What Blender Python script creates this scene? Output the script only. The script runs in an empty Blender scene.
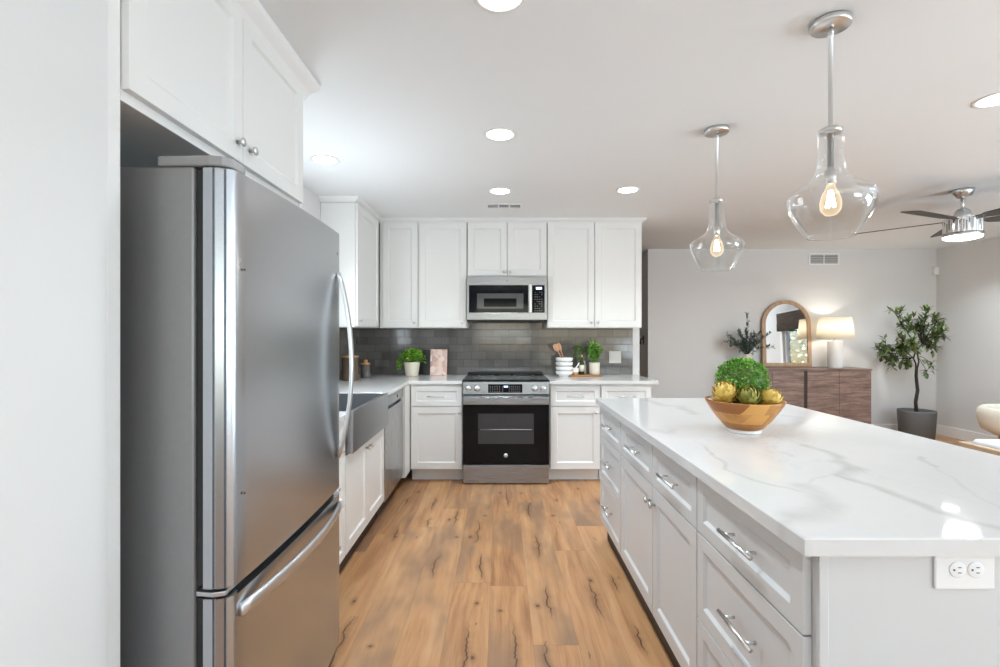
import bpy, bmesh, math, random
from mathutils import Vector, Matrix, noise as mnoise
R = math.radians
PI = math.pi
sc = bpy.context.scene
col = sc.collection

# ------------------------------------------------------------------ camera, world, light, exposure
F = 487.0            # focal length in pixels of the 1000 px frame
H = 1.325            # eye height
ZC = 2.437           # ceiling
cam_d = bpy.data.cameras.new('camera')
cam = bpy.data.objects.new('camera', cam_d)
col.objects.link(cam)
cam.location = (0, 0, H)
cam.rotation_euler = (R(90), 0, 0)
cam_d.sensor_width = 36.0
cam_d.lens = F * 36.0 / 1000.0
cam_d.clip_start = 0.05
sc.camera = cam

w = bpy.data.worlds.new('world')
sc.world = w
w.use_nodes = True
bg = w.node_tree.nodes['Background']
sky = w.node_tree.nodes.new('ShaderNodeTexSky')
try:
    sky.sky_type = 'NISHITA'
    sky.sun_disc = False
    sky.sun_elevation = R(48)
    sky.sun_rotation = R(200)
except Exception:
    pass
w.node_tree.links.new(sky.outputs[0], bg.inputs[0])
bg.inputs[1].default_value = 0.35

def area(name, loc, rot, sx, sy, power, color=(1, 1, 1), shape='RECTANGLE', spread=180):
    d = bpy.data.lights.new(name, 'AREA')
    d.shape = shape
    d.size = sx
    if shape in ('RECTANGLE', 'ELLIPSE'):
        d.size_y = sy
    d.energy = power
    d.color = color
    d.spread = R(spread)
    o = bpy.data.objects.new(name, d)
    o.location = loc
    o.rotation_euler = rot
    col.objects.link(o)
    return o

# unseen lamps: three uplights added to brighten the ceiling, daylight at the sink window
DAY = (0.73, 0.885, 1.0)
area('patio_uplight', (4.3, -2.6, 0.9), (R(168), 0, 0), 2.4, 1.6, 95, DAY)
area('kitchen_window_uplight', (0.1, -2.9, 1.3), (R(165), 0, 0), 1.4, 1.0, 12, DAY)
area('garden_uplight', (5.45, 0.5, 1.2), (0, R(148), 0), 0.9, 1.8, 100, DAY)  # added uplight for the living-area ceiling, kept clear of the mirror
area('daylight_sink', (-1.42, 2.98, 1.55), (0, R(-97), 0), 0.8, 0.9, 9, (0.84, 0.93, 1.0))

vs = sc.view_settings
vs.view_transform = 'Standard'
vs.look = 'None'
vs.gamma = 1.0
vs.use_curve_mapping = False
vs.exposure = 0.72
sc.cycles.use_denoising = True
sc.cycles.max_bounces = 10
sc.cycles.diffuse_bounces = 6
sc.cycles.glossy_bounces = 5
sc.cycles.transmission_bounces = 8
sc.cycles.transparent_max_bounces = 24
sc.cycles.sample_clamp_indirect = 6.0
sc.cycles.caustics_reflective = False
sc.cycles.caustics_refractive = False

# ------------------------------------------------------------------ node helpers
def new_mat(name):
    m = bpy.data.materials.new(name)
    m.use_nodes = True
    return m, m.node_tree, m.node_tree.nodes['Principled BSDF']

def srgb(r, g, b):
    f = lambda c: (c / 255.0 / 12.92) if c / 255.0 <= 0.04045 else ((c / 255.0 + 0.055) / 1.055) ** 2.4
    return (f(r), f(g), f(b), 1)

class N:
    """tiny expression wrapper over Math nodes"""
    def __init__(s, nt, sock): s.nt, s.s = nt, sock
    def _m(s, op, *a, clamp=False):
        n = s.nt.nodes.new('ShaderNodeMath'); n.operation = op; n.use_clamp = clamp
        for i, v in enumerate((s,) + a):
            if isinstance(v, N): s.nt.links.new(v.s, n.inputs[i])
            else: n.inputs[i].default_value = v
        return N(s.nt, n.outputs[0])
    def __add__(s, o): return s._m('ADD', o)
    def __sub__(s, o): return s._m('SUBTRACT', o)
    def __mul__(s, o): return s._m('MULTIPLY', o)
    def __truediv__(s, o): return s._m('DIVIDE', o)
    def floor(s): return s._m('FLOOR')
    def fract(s): return s._m('FRACT')
    def abs(s): return s._m('ABSOLUTE')
    def pow(s, o): return s._m('POWER', o)
    def sqrt(s): return s._m('SQRT')
    def lt(s, o): return s._m('LESS_THAN', o)
    def gt(s, o): return s._m('GREATER_THAN', o)
    def clamp(s): return s._m('ADD', 0.0, clamp=True)
    def max(s, o): return s._m('MAXIMUM', o)
    def min(s, o): return s._m('MINIMUM', o)

def mapr(nt, v, a, b, c, d, smooth=True):
    n = nt.nodes.new('ShaderNodeMapRange')
    n.interpolation_type = 'SMOOTHSTEP' if smooth else 'LINEAR'
    nt.links.new(v.s, n.inputs[0])
    for i, x in enumerate((a, b, c, d)):
        n.inputs[i + 1].default_value = x
    return N(nt, n.outputs[0])

def comb(nt, x, y, z=0.0):
    n = nt.nodes.new('ShaderNodeCombineXYZ')
    for i, v in enumerate((x, y, z)):
        if isinstance(v, N): nt.links.new(v.s, n.inputs[i])
        else: n.inputs[i].default_value = v
    return n.outputs[0]

def wnoise(nt, vec):
    n = nt.nodes.new('ShaderNodeTexWhiteNoise'); n.noise_dimensions = '3D'
    nt.links.new(vec, n.inputs[0])
    return N(nt, n.outputs[0])

def noise(nt, vec, scale, detail=3.0, rough=0.5, dist=0.0):
    n = nt.nodes.new('ShaderNodeTexNoise')
    n.inputs['Scale'].default_value = scale
    n.inputs['Detail'].default_value = detail
    n.inputs['Roughness'].default_value = rough
    n.inputs['Distortion'].default_value = dist
    if vec is not None: nt.links.new(vec, n.inputs['Vector'])
    return N(nt, n.outputs[0])

def ramp(nt, v, stops):
    n = nt.nodes.new('ShaderNodeValToRGB')
    e = n.color_ramp.elements
    while len(e) < len(stops): e.new(0.5)
    for x, (p, c) in zip(e, stops):
        x.position = p; x.color = c
    nt.links.new(v.s, n.inputs[0])
    return n.outputs[0]

def mix(nt, fac, a, b, mode='MIX'):
    n = nt.nodes.new('ShaderNodeMix'); n.data_type = 'RGBA'; n.blend_type = mode
    for sock, v in ((n.inputs[0], fac), (n.inputs[6], a), (n.inputs[7], b)):
        if isinstance(v, N): nt.links.new(v.s, sock)
        elif hasattr(v, 'is_output'): nt.links.new(v, sock)
        else: sock.default_value = v
    return n.outputs[2]

def bump(nt, bsdf, h, strength=0.2, dist=0.01):
    n = nt.nodes.new('ShaderNodeBump')
    n.inputs['Strength'].default_value = strength
    n.inputs['Distance'].default_value = dist
    nt.links.new(h.s if isinstance(h, N) else h, n.inputs['Height'])
    nt.links.new(n.outputs[0], bsdf.inputs['Normal'])

def objco(nt):
    n = nt.nodes.new('ShaderNodeTexCoord')
    return n.outputs['Object']

def sep(nt, vec):
    n = nt.nodes.new('ShaderNodeSeparateXYZ')
    nt.links.new(vec, n.inputs[0])
    return [N(nt, n.outputs[i]) for i in range(3)]

def plain(name, c, rough=0.5, metal=0.0, spec=0.5, vary=0.03, vscale=6.0, coat=0.0, bmp=0.0):
    """plain paint / plastic / metal with a faint procedural variation"""
    m, nt, b = new_mat(name)
    co = objco(nt)
    n = noise(nt, co, vscale, 3)
    lo = tuple(x * (1 - vary) for x in c[:3]) + (1,)
    hi = tuple(min(1, x * (1 + vary)) for x in c[:3]) + (1,)
    nt.links.new(mix(nt, n, lo, hi), b.inputs['Base Color'])
    b.inputs['Roughness'].default_value = rough
    b.inputs['Metallic'].default_value = metal
    b.inputs['Specular IOR Level'].default_value = spec
    b.inputs['Coat Weight'].default_value = coat
    if bmp:
        bump(nt, b, noise(nt, co, 180, 2), bmp, 0.002)
    return m

def brushed(name, c, rough=0.28, axis='z', amt=0.12, metal=1.0):
    m, nt, b = new_mat(name)
    x, y, z = sep(nt, objco(nt))
    k = {'z': (220, 220, 3), 'x': (3, 220, 220), 'y': (220, 3, 220)}[axis]
    v = comb(nt, x * k[0], y * k[1], z * k[2])
    n = noise(nt, v, 1.0, 2)
    r = mapr(nt, n, 0.2, 0.8, rough - amt * 0.5, rough + amt * 0.5, False)
    nt.links.new(r.s, b.inputs['Roughness'])
    nt.links.new(mix(nt, n, tuple(q * 0.985 for q in c[:3]) + (1,), tuple(min(1, q * 1.01) for q in c[:3]) + (1,)), b.inputs['Base Color'])
    b.inputs['Metallic'].default_value = metal
    return m

def emis(name, c, s):
    m, nt, b = new_mat(name)
    b.inputs['Base Color'].default_value = c
    b.inputs['Emission Color'].default_value = c
    b.inputs['Emission Strength'].default_value = s
    return m

def clear_glass(name, tint=(1, 1, 1, 1), ior=1.45, boost=1.0, rim=(1, 1, 1, 1)):
    m = bpy.data.materials.new(name); m.use_nodes = True
    nt = m.node_tree
    nt.nodes.clear()
    out = nt.nodes.new('ShaderNodeOutputMaterial')
    t = nt.nodes.new('ShaderNodeBsdfTransparent'); t.inputs[0].default_value = tint
    g = nt.nodes.new('ShaderNodeBsdfGlossy'); g.inputs['Roughness'].default_value = 0.03
    g.inputs['Color'].default_value = rim
    f = nt.nodes.new('ShaderNodeLayerWeight'); f.inputs[0].default_value = 0.5
    co = objco(nt)
    bn = nt.nodes.new('ShaderNodeBump'); bn.inputs['Strength'].default_value = 0.05; bn.inputs['Distance'].default_value = 0.01
    nt.links.new(noise(nt, co, 14, 1).s, bn.inputs['Height'])
    nt.links.new(bn.outputs[0], g.inputs['Normal'])
    mx = nt.nodes.new('ShaderNodeMixShader')
    fc_ = N(nt, f.outputs['Facing'])
    k = (fc_.pow(4.0) * (0.75 * boost) + 0.035).clamp()
    nt.links.new(k.s, mx.inputs[0]); nt.links.new(t.outputs[0], mx.inputs[1]); nt.links.new(g.outputs[0], mx.inputs[2])
    nt.links.new(mx.outputs[0], out.inputs[0])
    return m

# ------------------------------------------------------------------ materials
M = {}
M['white_wall'] = plain('white_wall_paint', (0.69, 0.69, 0.685), 0.6, vary=0.01, bmp=0.05)
M['grey_wall'] = plain('grey_wall_paint', (0.70, 0.695, 0.69), 0.6, vary=0.012, bmp=0.05)
M['wall_bounce_cut'] = plain('bounce_cut_wall_grey', (0.30, 0.31, 0.32), 0.6, vary=0.012)  # for the unseen rear wall, darkened to cut light bounced onto the island
M['ceiling'] = plain('ceiling_paint', (0.815, 0.84, 0.855), 0.75, vary=0.008, bmp=0.05)
M['cab'] = plain('white_cabinet_paint', (0.77, 0.77, 0.755), 0.32, vary=0.008)
M['cab_in'] = plain('white_cabinet_toe', (0.74, 0.74, 0.73), 0.4, vary=0.01)
M['isl'] = plain('pale_grey_cabinet_paint', (0.63, 0.632, 0.628), 0.34, vary=0.008)
M['trim'] = plain('white_trim_paint', (0.82, 0.82, 0.81), 0.35, vary=0.01)
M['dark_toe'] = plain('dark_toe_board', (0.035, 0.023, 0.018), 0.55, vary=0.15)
M['steel'] = brushed('brushed_steel', (0.46, 0.475, 0.49), 0.28, 'z')
M['steel_h'] = brushed('brushed_steel_horizontal', (0.36, 0.375, 0.395), 0.30, 'x')
M['steel_y'] = brushed('brushed_steel_sink', (0.42, 0.435, 0.45), 0.30, 'y', 0.02)
M['steel_door'] = brushed('fridge_door_steel', (0.50, 0.525, 0.555), 0.27, 'z', 0.004)
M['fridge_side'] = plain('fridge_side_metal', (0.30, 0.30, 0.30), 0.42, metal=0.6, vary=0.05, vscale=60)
M['handle_steel'] = plain('satin_handle_steel', (0.66, 0.67, 0.68), 0.34, metal=1.0)
M['nickel'] = plain('satin_nickel', (0.68, 0.68, 0.67), 0.30, metal=1.0)
M['chrome'] = plain('polished_chrome', (0.80, 0.80, 0.80), 0.07, metal=1.0)
M['black_glass'] = plain('black_glass', (0.006, 0.006, 0.007), 0.06, vary=0.0, spec=0.18)
M['oven_window'] = plain('oven_window_glass', (0.045, 0.045, 0.047), 0.10, vary=0.1, spec=0.3)
M['micro_window'] = plain('microwave_window_glass', (0.07, 0.07, 0.072), 0.10, vary=0.05)
M['black'] = plain('black_plastic', (0.012, 0.012, 0.012), 0.4)
M['dark_grey'] = plain('dark_grey_plastic', (0.06, 0.06, 0.06), 0.4)
M['grey_plastic'] = plain('grey_plastic', (0.30, 0.30, 0.30), 0.4)
M['vent_grey'] = plain('vent_shadow_grey', (0.30, 0.30, 0.30), 0.6)
M['almond'] = plain('pale_switch_plastic', (0.62, 0.60, 0.56), 0.4)
M['white_plastic'] = plain('white_plastic', (0.82, 0.82, 0.81), 0.3)
M['print'] = plain('pale_print', (0.62, 0.64, 0.66), 0.4)
M['display'] = emis('lit_display', (0.55, 0.65, 1.0, 1), 1.4)
M['ceramic'] = plain('white_ceramic', (0.84, 0.83, 0.81), 0.25)
M['cream_ceramic'] = plain('cream_ceramic', (0.72, 0.66, 0.54), 0.5, vary=0.06, vscale=20)
M['planter'] = plain('grey_planter', (0.135, 0.14, 0.14), 0.6, vary=0.08, vscale=30)
M['soil'] = plain('soil', (0.05, 0.035, 0.025), 0.9, vary=0.4, vscale=60)
M['bark'] = plain('dark_bark', (0.035, 0.026, 0.02), 0.8, vary=0.3, vscale=40)
M['fan_blade'] = plain('dark_fan_blade', (0.045, 0.040, 0.034), 0.45, vary=0.2)
M['cream_fabric'] = plain('cream_fabric', (0.78, 0.74, 0.64), 0.95, vary=0.06, vscale=40, bmp=0.3)
M['white_fabric'] = plain('white_fabric', (0.62, 0.64, 0.68), 0.95, vary=0.03, vscale=40, bmp=0.3)
M['light'] = emis('downlight_glow', (1.0, 0.985, 0.96, 1), 9.0)
M['fan_light'] = emis('fan_light_glow', (1.0, 0.985, 0.95, 1), 4.0)
M['filament'] = emis('filament_glow', (1.0, 0.86, 0.62, 1), 60.0)
M['glass'] = clear_glass('clear_pendant_glass', (0.97, 0.975, 0.975, 1), 1.5, 1.5)
M['pane'] = clear_glass('window_pane_glass', (0.97, 0.98, 0.98, 1), 1.35, 1.0)
M['mirror'] = plain('mirror_silver', (0.88, 0.88, 0.88), 0.01, metal=1.0, vary=0.0)
M['smoke_glass'] = plain('smoked_glass_jar', (0.13, 0.12, 0.115), 0.12, vary=0.1, vscale=12)
M['copper_jar'] = plain('brown_smoked_jar', (0.14, 0.095, 0.065), 0.14, vary=0.2, vscale=12)
M['bottle'] = plain('dark_green_bottle_glass', (0.035, 0.045, 0.012), 0.08)
M['paper'] = plain('cream_paper_label', (0.78, 0.74, 0.62), 0.7, vary=0.05)

def bulb_mat():
    m = bpy.data.materials.new('amber_bulb_glass'); m.use_nodes = True
    nt = m.node_tree; nt.nodes.clear()
    out = nt.nodes.new('ShaderNodeOutputMaterial')
    t = nt.nodes.new('ShaderNodeBsdfTransparent'); t.inputs[0].default_value = (1.0, 0.94, 0.84, 1)
    e = nt.nodes.new('ShaderNodeEmission'); e.inputs[0].default_value = (1.0, 0.82, 0.58, 1); e.inputs[1].default_value = 1.15
    lw = nt.nodes.new('ShaderNodeLayerWeight'); lw.inputs[0].default_value = 0.35
    k = mapr(nt, N(nt, lw.outputs['Facing']), 0.0, 1.0, 0.14, 0.5)
    mx = nt.nodes.new('ShaderNodeMixShader')
    nt.links.new(k.s, mx.inputs[0]); nt.links.new(t.outputs[0], mx.inputs[1]); nt.links.new(e.outputs[0], mx.inputs[2])
    nt.links.new(mx.outputs[0], out.inputs[0])
    return m
M['bulb'] = bulb_mat()

def shade_mat():
    m = bpy.data.materials.new('lamp_shade_linen'); m.use_nodes = True
    nt = m.node_tree; nt.nodes.clear()
    out = nt.nodes.new('ShaderNodeOutputMaterial')
    d = nt.nodes.new('ShaderNodeBsdfDiffuse'); d.inputs[0].default_value = (0.85, 0.82, 0.76, 1)
    t = nt.nodes.new('ShaderNodeBsdfTranslucent'); t.inputs[0].default_value = (0.95, 0.90, 0.80, 1)
    co = objco(nt)
    x, y, z = sep(nt, co)
    weave = noise(nt, comb(nt, x * 60, y * 60, z * 400), 1.0, 2)
    k = mapr(nt, weave, 0.2, 0.8, 0.45, 0.6, False)
    mx = nt.nodes.new('ShaderNodeMixShader')
    nt.links.new(k.s, mx.inputs[0]); nt.links.new(d.outputs[0], mx.inputs[1]); nt.links.new(t.outputs[0], mx.inputs[2])
    nt.links.new(mx.outputs[0], out.inputs[0])
    return m
M['shade'] = shade_mat()

def leaf(name, c1, c2, rough=0.45):
    m, nt, b = new_mat(name)
    g = nt.nodes.new('ShaderNodeNewGeometry')
    r = N(nt, g.outputs['Random Per Island'])
    nt.links.new(mix(nt, r, c1, c2), b.inputs['Base Color'])
    b.inputs['Roughness'].default_value = rough
    b.inputs['Subsurface Weight'].default_value = 0.0
    return m
M['leaf_herb'] = leaf('bright_herb_leaf', (0.10, 0.30, 0.02, 1), (0.34, 0.62, 0.07, 1))
M['leaf_box'] = leaf('boxwood_leaf', (0.05, 0.20, 0.012, 1), (0.30, 0.60, 0.09, 1))
M['leaf_tree'] = leaf('tree_leaf', (0.04, 0.08, 0.022, 1), (0.21, 0.28, 0.09, 1))
M['leaf_olive'] = leaf('olive_leaf', (0.05, 0.085, 0.07, 1), (0.18, 0.24, 0.21, 1))
M['leaf_ivy'] = leaf('pot_leaf', (0.06, 0.20, 0.015, 1), (0.26, 0.50, 0.08, 1))
M['arti_y'] = leaf('yellow_petal', (0.52, 0.34, 0.05, 1), (0.90, 0.68, 0.20, 1), 0.6)
M['arti_g'] = leaf('olive_petal', (0.14, 0.15, 0.02, 1), (0.42, 0.38, 0.08, 1), 0.6)
M['hedge'] = leaf('hedge_leaf', (0.05, 0.12, 0.03, 1), (0.25, 0.38, 0.12, 1))

def wood(name, c1, c2, scale=1.0, axis='x', rough=0.45, blocks=None):
    m, nt, b = new_mat(name)
    x, y, z = sep(nt, objco(nt))
    k = {'x': (1.6, 14, 14), 'y': (14, 1.6, 14), 'z': (14, 14, 1.6)}[axis]
    v = comb(nt, x * (k[0] * scale), y * (k[1] * scale), z * (k[2] * scale))
    n = noise(nt, v, 1.0, 6, 0.6, 0.6)
    n2 = noise(nt, v, 5.0, 3, 0.6)
    f = (n * 0.7 + n2 * 0.3)
    if blocks:
        a = (x + y * 0.6) / blocks[0]
        row = (z / blocks[1]).floor()
        a = a + row * 0.43
        f = f * 0.6 + wnoise(nt, comb(nt, a.floor(), row, 0.0)) * 0.45
    f = mapr(nt, f, 0.3, 0.72, 0, 1)
    nt.links.new(mix(nt, f, c1, c2), b.inputs['Base Color'])
    b.inputs['Roughness'].default_value = rough
    bump(nt, b, n2, 0.08, 0.002)
    return m
M['walnut'] = wood('walnut_veneer', srgb(92, 70, 62), srgb(160, 134, 122), 2.2, 'x')
M['walnut_dark'] = plain('dark_walnut_groove', (0.035, 0.022, 0.018), 0.5, vary=0.2)
M['bowl_wood'] = wood('acacia_bowl_wood', srgb(142, 84, 30), srgb(205, 150, 80), 2.0, 'x', 0.35, (0.075, 0.045))
M['board_wood'] = wood('cutting_board_wood', srgb(128, 78, 44), srgb(190, 140, 98), 3.0, 'x')
M['light_wood'] = wood('light_oak', srgb(170, 146, 120), srgb(200, 178, 152), 3.0, 'y')
M['mirror_wood'] = wood('mirror_frame_oak', srgb(160, 128, 98), srgb(200, 168, 134), 4.0, 'z')
M['spoon_wood'] = wood('beech_spoon_wood', srgb(176, 120, 88), srgb(214, 168, 136), 5.0, 'z')
M['lid_wood'] = wood('acacia_lid_wood', srgb(170, 112, 60), srgb(222, 176, 120), 5.0, 'x')
M['woven'] = wood('woven_brown_shade', srgb(52, 42, 36), srgb(96, 80, 68), 3.0, 'y', 0.9)
M['deck'] = plain('patio_concrete', (0.42, 0.42, 0.40), 0.9, vary=0.1)

def floor_mat():
    m, nt, b = new_mat('oak_plank_floor')
    x, y, z = sep(nt, objco(nt))
    W, L = 0.192, 1.75
    cx = (x + 0.05) / W
    ci = cx.floor()
    off = wnoise(nt, comb(nt, ci, 3.7, 0.0)) * L
    ry = (y + off) / L
    ri = ry.floor()
    pid = wnoise(nt, comb(nt, ci, ri, 1.3))
    pid2 = wnoise(nt, comb(nt, ci, ri, 7.9))
    fx, fy = cx.fract(), ry.fract()
    seam = ((fx - 0.5).abs().gt(0.5 - 0.0045)).max((fy - 0.5).abs().gt(0.5 - 0.0008))
    # grain
    sh = pid * 37.0
    wob = noise(nt, comb(nt, x * 3.0 + sh, y * 1.1, sh), 1.0, 3, 0.5)
    g1 = noise(nt, comb(nt, x * 26.0 + wob * 4.0, y * 1.7 + sh, sh), 1.0, 5, 0.6)
    g2 = noise(nt, comb(nt, x * 120.0, y * 4.0, sh), 1.0, 3, 0.6)
    big = noise(nt, comb(nt, x * 4.0 + sh, y * 1.5 + sh, sh * 0.7), 1.0, 3, 0.55)
    t = (g1 * 0.62 + g2 * 0.14 + pid * 0.22 + big * 0.36) - 0.07
    base = ramp(nt, t, [(0.34, srgb(128, 90, 64)), (0.47, srgb(164, 119, 82)), (0.60, srgb(187, 141, 98)), (0.78, srgb(201, 158, 116))])
    grey = mapr(nt, big + pid2 * 0.22, 0.55, 0.84, 0.0, 0.75)
    base = mix(nt, grey, base, srgb(126, 99, 80))
    # cracks and knots: one random centre per cell and plank
    def marks(cell, seed, hw, hl, prob, wamp, wfreq):
        q = (y + off * 0.7 + seed) / cell
        qi = q.floor()
        def rnd(k): return wnoise(nt, comb(nt, ci + seed, qi, k))
        px = rnd(0.2) * 0.7 + 0.15
        py = rnd(0.4) * 0.5 + 0.25
        wob2 = noise(nt, comb(nt, x * 2.0 + seed, y * wfreq, sh), 1.0, 4, 0.65)
        dx = (fx - px) * W + (wob2 - 0.5) * wamp
        dy = (q.fract() - py) * cell
        ln = rnd(0.9) * 0.7 + 0.45
        d = ((dx / hw).pow(2.0) + (dy / (ln * hl)).pow(2.0)).sqrt()
        on = rnd(0.6).lt(prob)
        return d, on
    def sq(a): return a * a
    def marks2(cell, seed, hw, hl, prob, wamp, wfreq):
        q = (y + off * 0.7 + seed) / cell
        qi = q.floor()
        def rnd(k): return wnoise(nt, comb(nt, ci + seed, qi, k))
        px = rnd(0.2) * 0.7 + 0.15
        py = rnd(0.4) * 0.5 + 0.25
        wob2 = noise(nt, comb(nt, x * 2.0 + seed, y * wfreq, sh), 1.0, 4, 0.65)
        dx = (fx - px) * W + (wob2 - 0.5) * wamp
        dy = (q.fract() - py) * cell
        ln = (rnd(0.9) * 0.7 + 0.45) * hl
        d = (sq(dx / hw) + sq(dy / ln)).sqrt()
        return d, rnd(0.6).lt(prob)
    d, on = marks2(0.62, 0.0, 0.0048, 0.25, 0.55, 0.085, 6.0)
    crack = mapr(nt, d, 0.45, 1.0, 1.0, 0.0) * on
    d, on2 = marks2(0.62, 0.0, 0.040, 0.30, 0.55, 0.085, 6.0)
    halo = mapr(nt, d, 0.0, 1.0, 0.42, 0.0) * on2
    d, on = marks2(0.41, 5.0, 0.010, 0.014, 0.42, 0.02, 30.0)
    knot = mapr(nt, d, 0.35, 1.1, 0.9, 0.0) * on
    d, on = marks2(0.41, 5.0, 0.030, 0.055, 0.42, 0.02, 30.0)
    khalo = mapr(nt, d, 0.1, 1.0, 0.45, 0.0) * on
    d, on = marks2(0.50, 11.0, 0.006, 0.035, 0.40, 0.04, 16.0)
    chk = mapr(nt, d, 0.3, 1.0, 0.7, 0.0) * on
    base = mix(nt, halo.max(khalo), base, srgb(98, 66, 44))
    base = mix(nt, crack.max(knot).max(chk) * 0.88, base, srgb(74, 48, 32))
    base = mix(nt, seam * 0.38, base, srgb(84, 56, 38))
    nt.links.new(base, b.inputs['Base Color'])
    b.inputs['Roughness'].default_value = 0.42
    b.inputs['Specular IOR Level'].default_value = 0.35
    bump(nt, b, g2 * 0.3 + (seam * -1.0) - crack * 0.6, 0.15, 0.002)
    return m
M['floor'] = floor_mat()

def tile_mat():
    m, nt, b = new_mat('grey_glazed_subway_tile')
    x, y, z = sep(nt, objco(nt))
    u = x + y
    TW, TH = 0.1525, 0.0765
    rz = (z - 0.9065) / TH
    ri = rz.floor()
    par = (ri * 0.5).fract()          # 0 or .5
    cx = (u + 0.03) / TW + par
    ci = cx.floor()
    fx, fz = cx.fract(), rz.fract()
    gx = (fx - 0.5).abs().gt(0.5 - 0.011)
    gz = (fz - 0.5).abs().gt(0.5 - 0.020)
    g = gx.max(gz)
    r = wnoise(nt, comb(nt, ci, ri, 0.5))
    n = noise(nt, comb(nt, u * 9.0 + r * 20.0, z * 9.0, r * 9.0), 1.0, 2)
    t = r * 0.55 + n * 0.45
    c = mix(nt, t, srgb(82, 79, 76), srgb(118, 115, 112))
    c = mix(nt, g, c, srgb(62, 60, 58))
    nt.links.new(c, b.inputs['Base Color'])
    rr = mapr(nt, g, 0, 1, 0.10, 0.7, False)
    nt.links.new(rr.s, b.inputs['Roughness'])
    # every tile sits at its own slight tilt, with a wavy glaze
    tx = (wnoise(nt, comb(nt, ci, ri, 2.5)) - 0.5) * (fx - 0.5)
    tz = (wnoise(nt, comb(nt, ci, ri, 4.5)) - 0.5) * (fz - 0.5)
    h = (tx + tz) * 0.5 + noise(nt, comb(nt, u * 22, z * 22, r * 5), 1.0, 2) * 0.25 - g * 0.8
    bump(nt, b, h, 0.35, 0.003)
    return m
M['tile'] = tile_mat()

def quartz_mat(name, veins=True):
    m, nt, b = new_mat(name)
    co = objco(nt)
    base = mix(nt, noise(nt, co, 5, 4, 0.6), (0.66, 0.655, 0.645, 1), (0.72, 0.715, 0.705, 1))
    x, y, z = sep(nt, co)
    wv = noise(nt, co, 2.2, 5, 0.6, 1.2)
    thin = mapr(nt, (wv - 0.5).abs(), 0.0, 0.012, 0.16, 0.0) * mapr(nt, noise(nt, co, 1.7, 2), 0.5, 0.62, 0, 1)
    c = mix(nt, thin, base, srgb(150, 148, 146))
    if veins:
        a = nt.nodes.new('ShaderNodeAttribute'); a.attribute_name = 'vein'
        v = N(nt, a.outputs['Fac'])
        v = (v * mapr(nt, noise(nt, co, 14, 4, 0.6), 0.25, 0.7, 0.5, 1.15, False)).clamp()
        c = mix(nt, v * 0.52, c, srgb(164, 162, 159))
    nt.links.new(c, b.inputs['Base Color'])
    b.inputs['Roughness'].default_value = 0.04
    b.inputs['Specular IOR Level'].default_value = 0.3
    return m
M['quartz_isl'] = quartz_mat('veined_white_quartz')
M['quartz'] = quartz_mat('plain_white_quartz', False)

def cover_mat():
    """book cover: pale pink and cream patches like a printed picture"""
    m, nt, b = new_mat('printed_book_cover')
    x, y, z = sep(nt, objco(nt))
    v = nt.nodes.new('ShaderNodeTexVoronoi'); v.inputs['Scale'].default_value = 24
    nt.links.new(comb(nt, x, z * 0.8, 0.0), v.inputs['Vector'])
    s = nt.nodes.new('ShaderNodeSeparateColor'); nt.links.new(v.outputs['Color'], s.inputs[0])
    c = ramp(nt, N(nt, s.outputs[0]), [(0.0, srgb(176, 140, 132)), (0.35, srgb(228, 200, 186)), (0.7, srgb(236, 216, 204)), (1.0, srgb(206, 150, 130))])
    nt.links.new(c, b.inputs['Base Color'])
    b.inputs['Roughness'].default_value = 0.4
    return m
M['cover'] = cover_mat()

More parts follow.
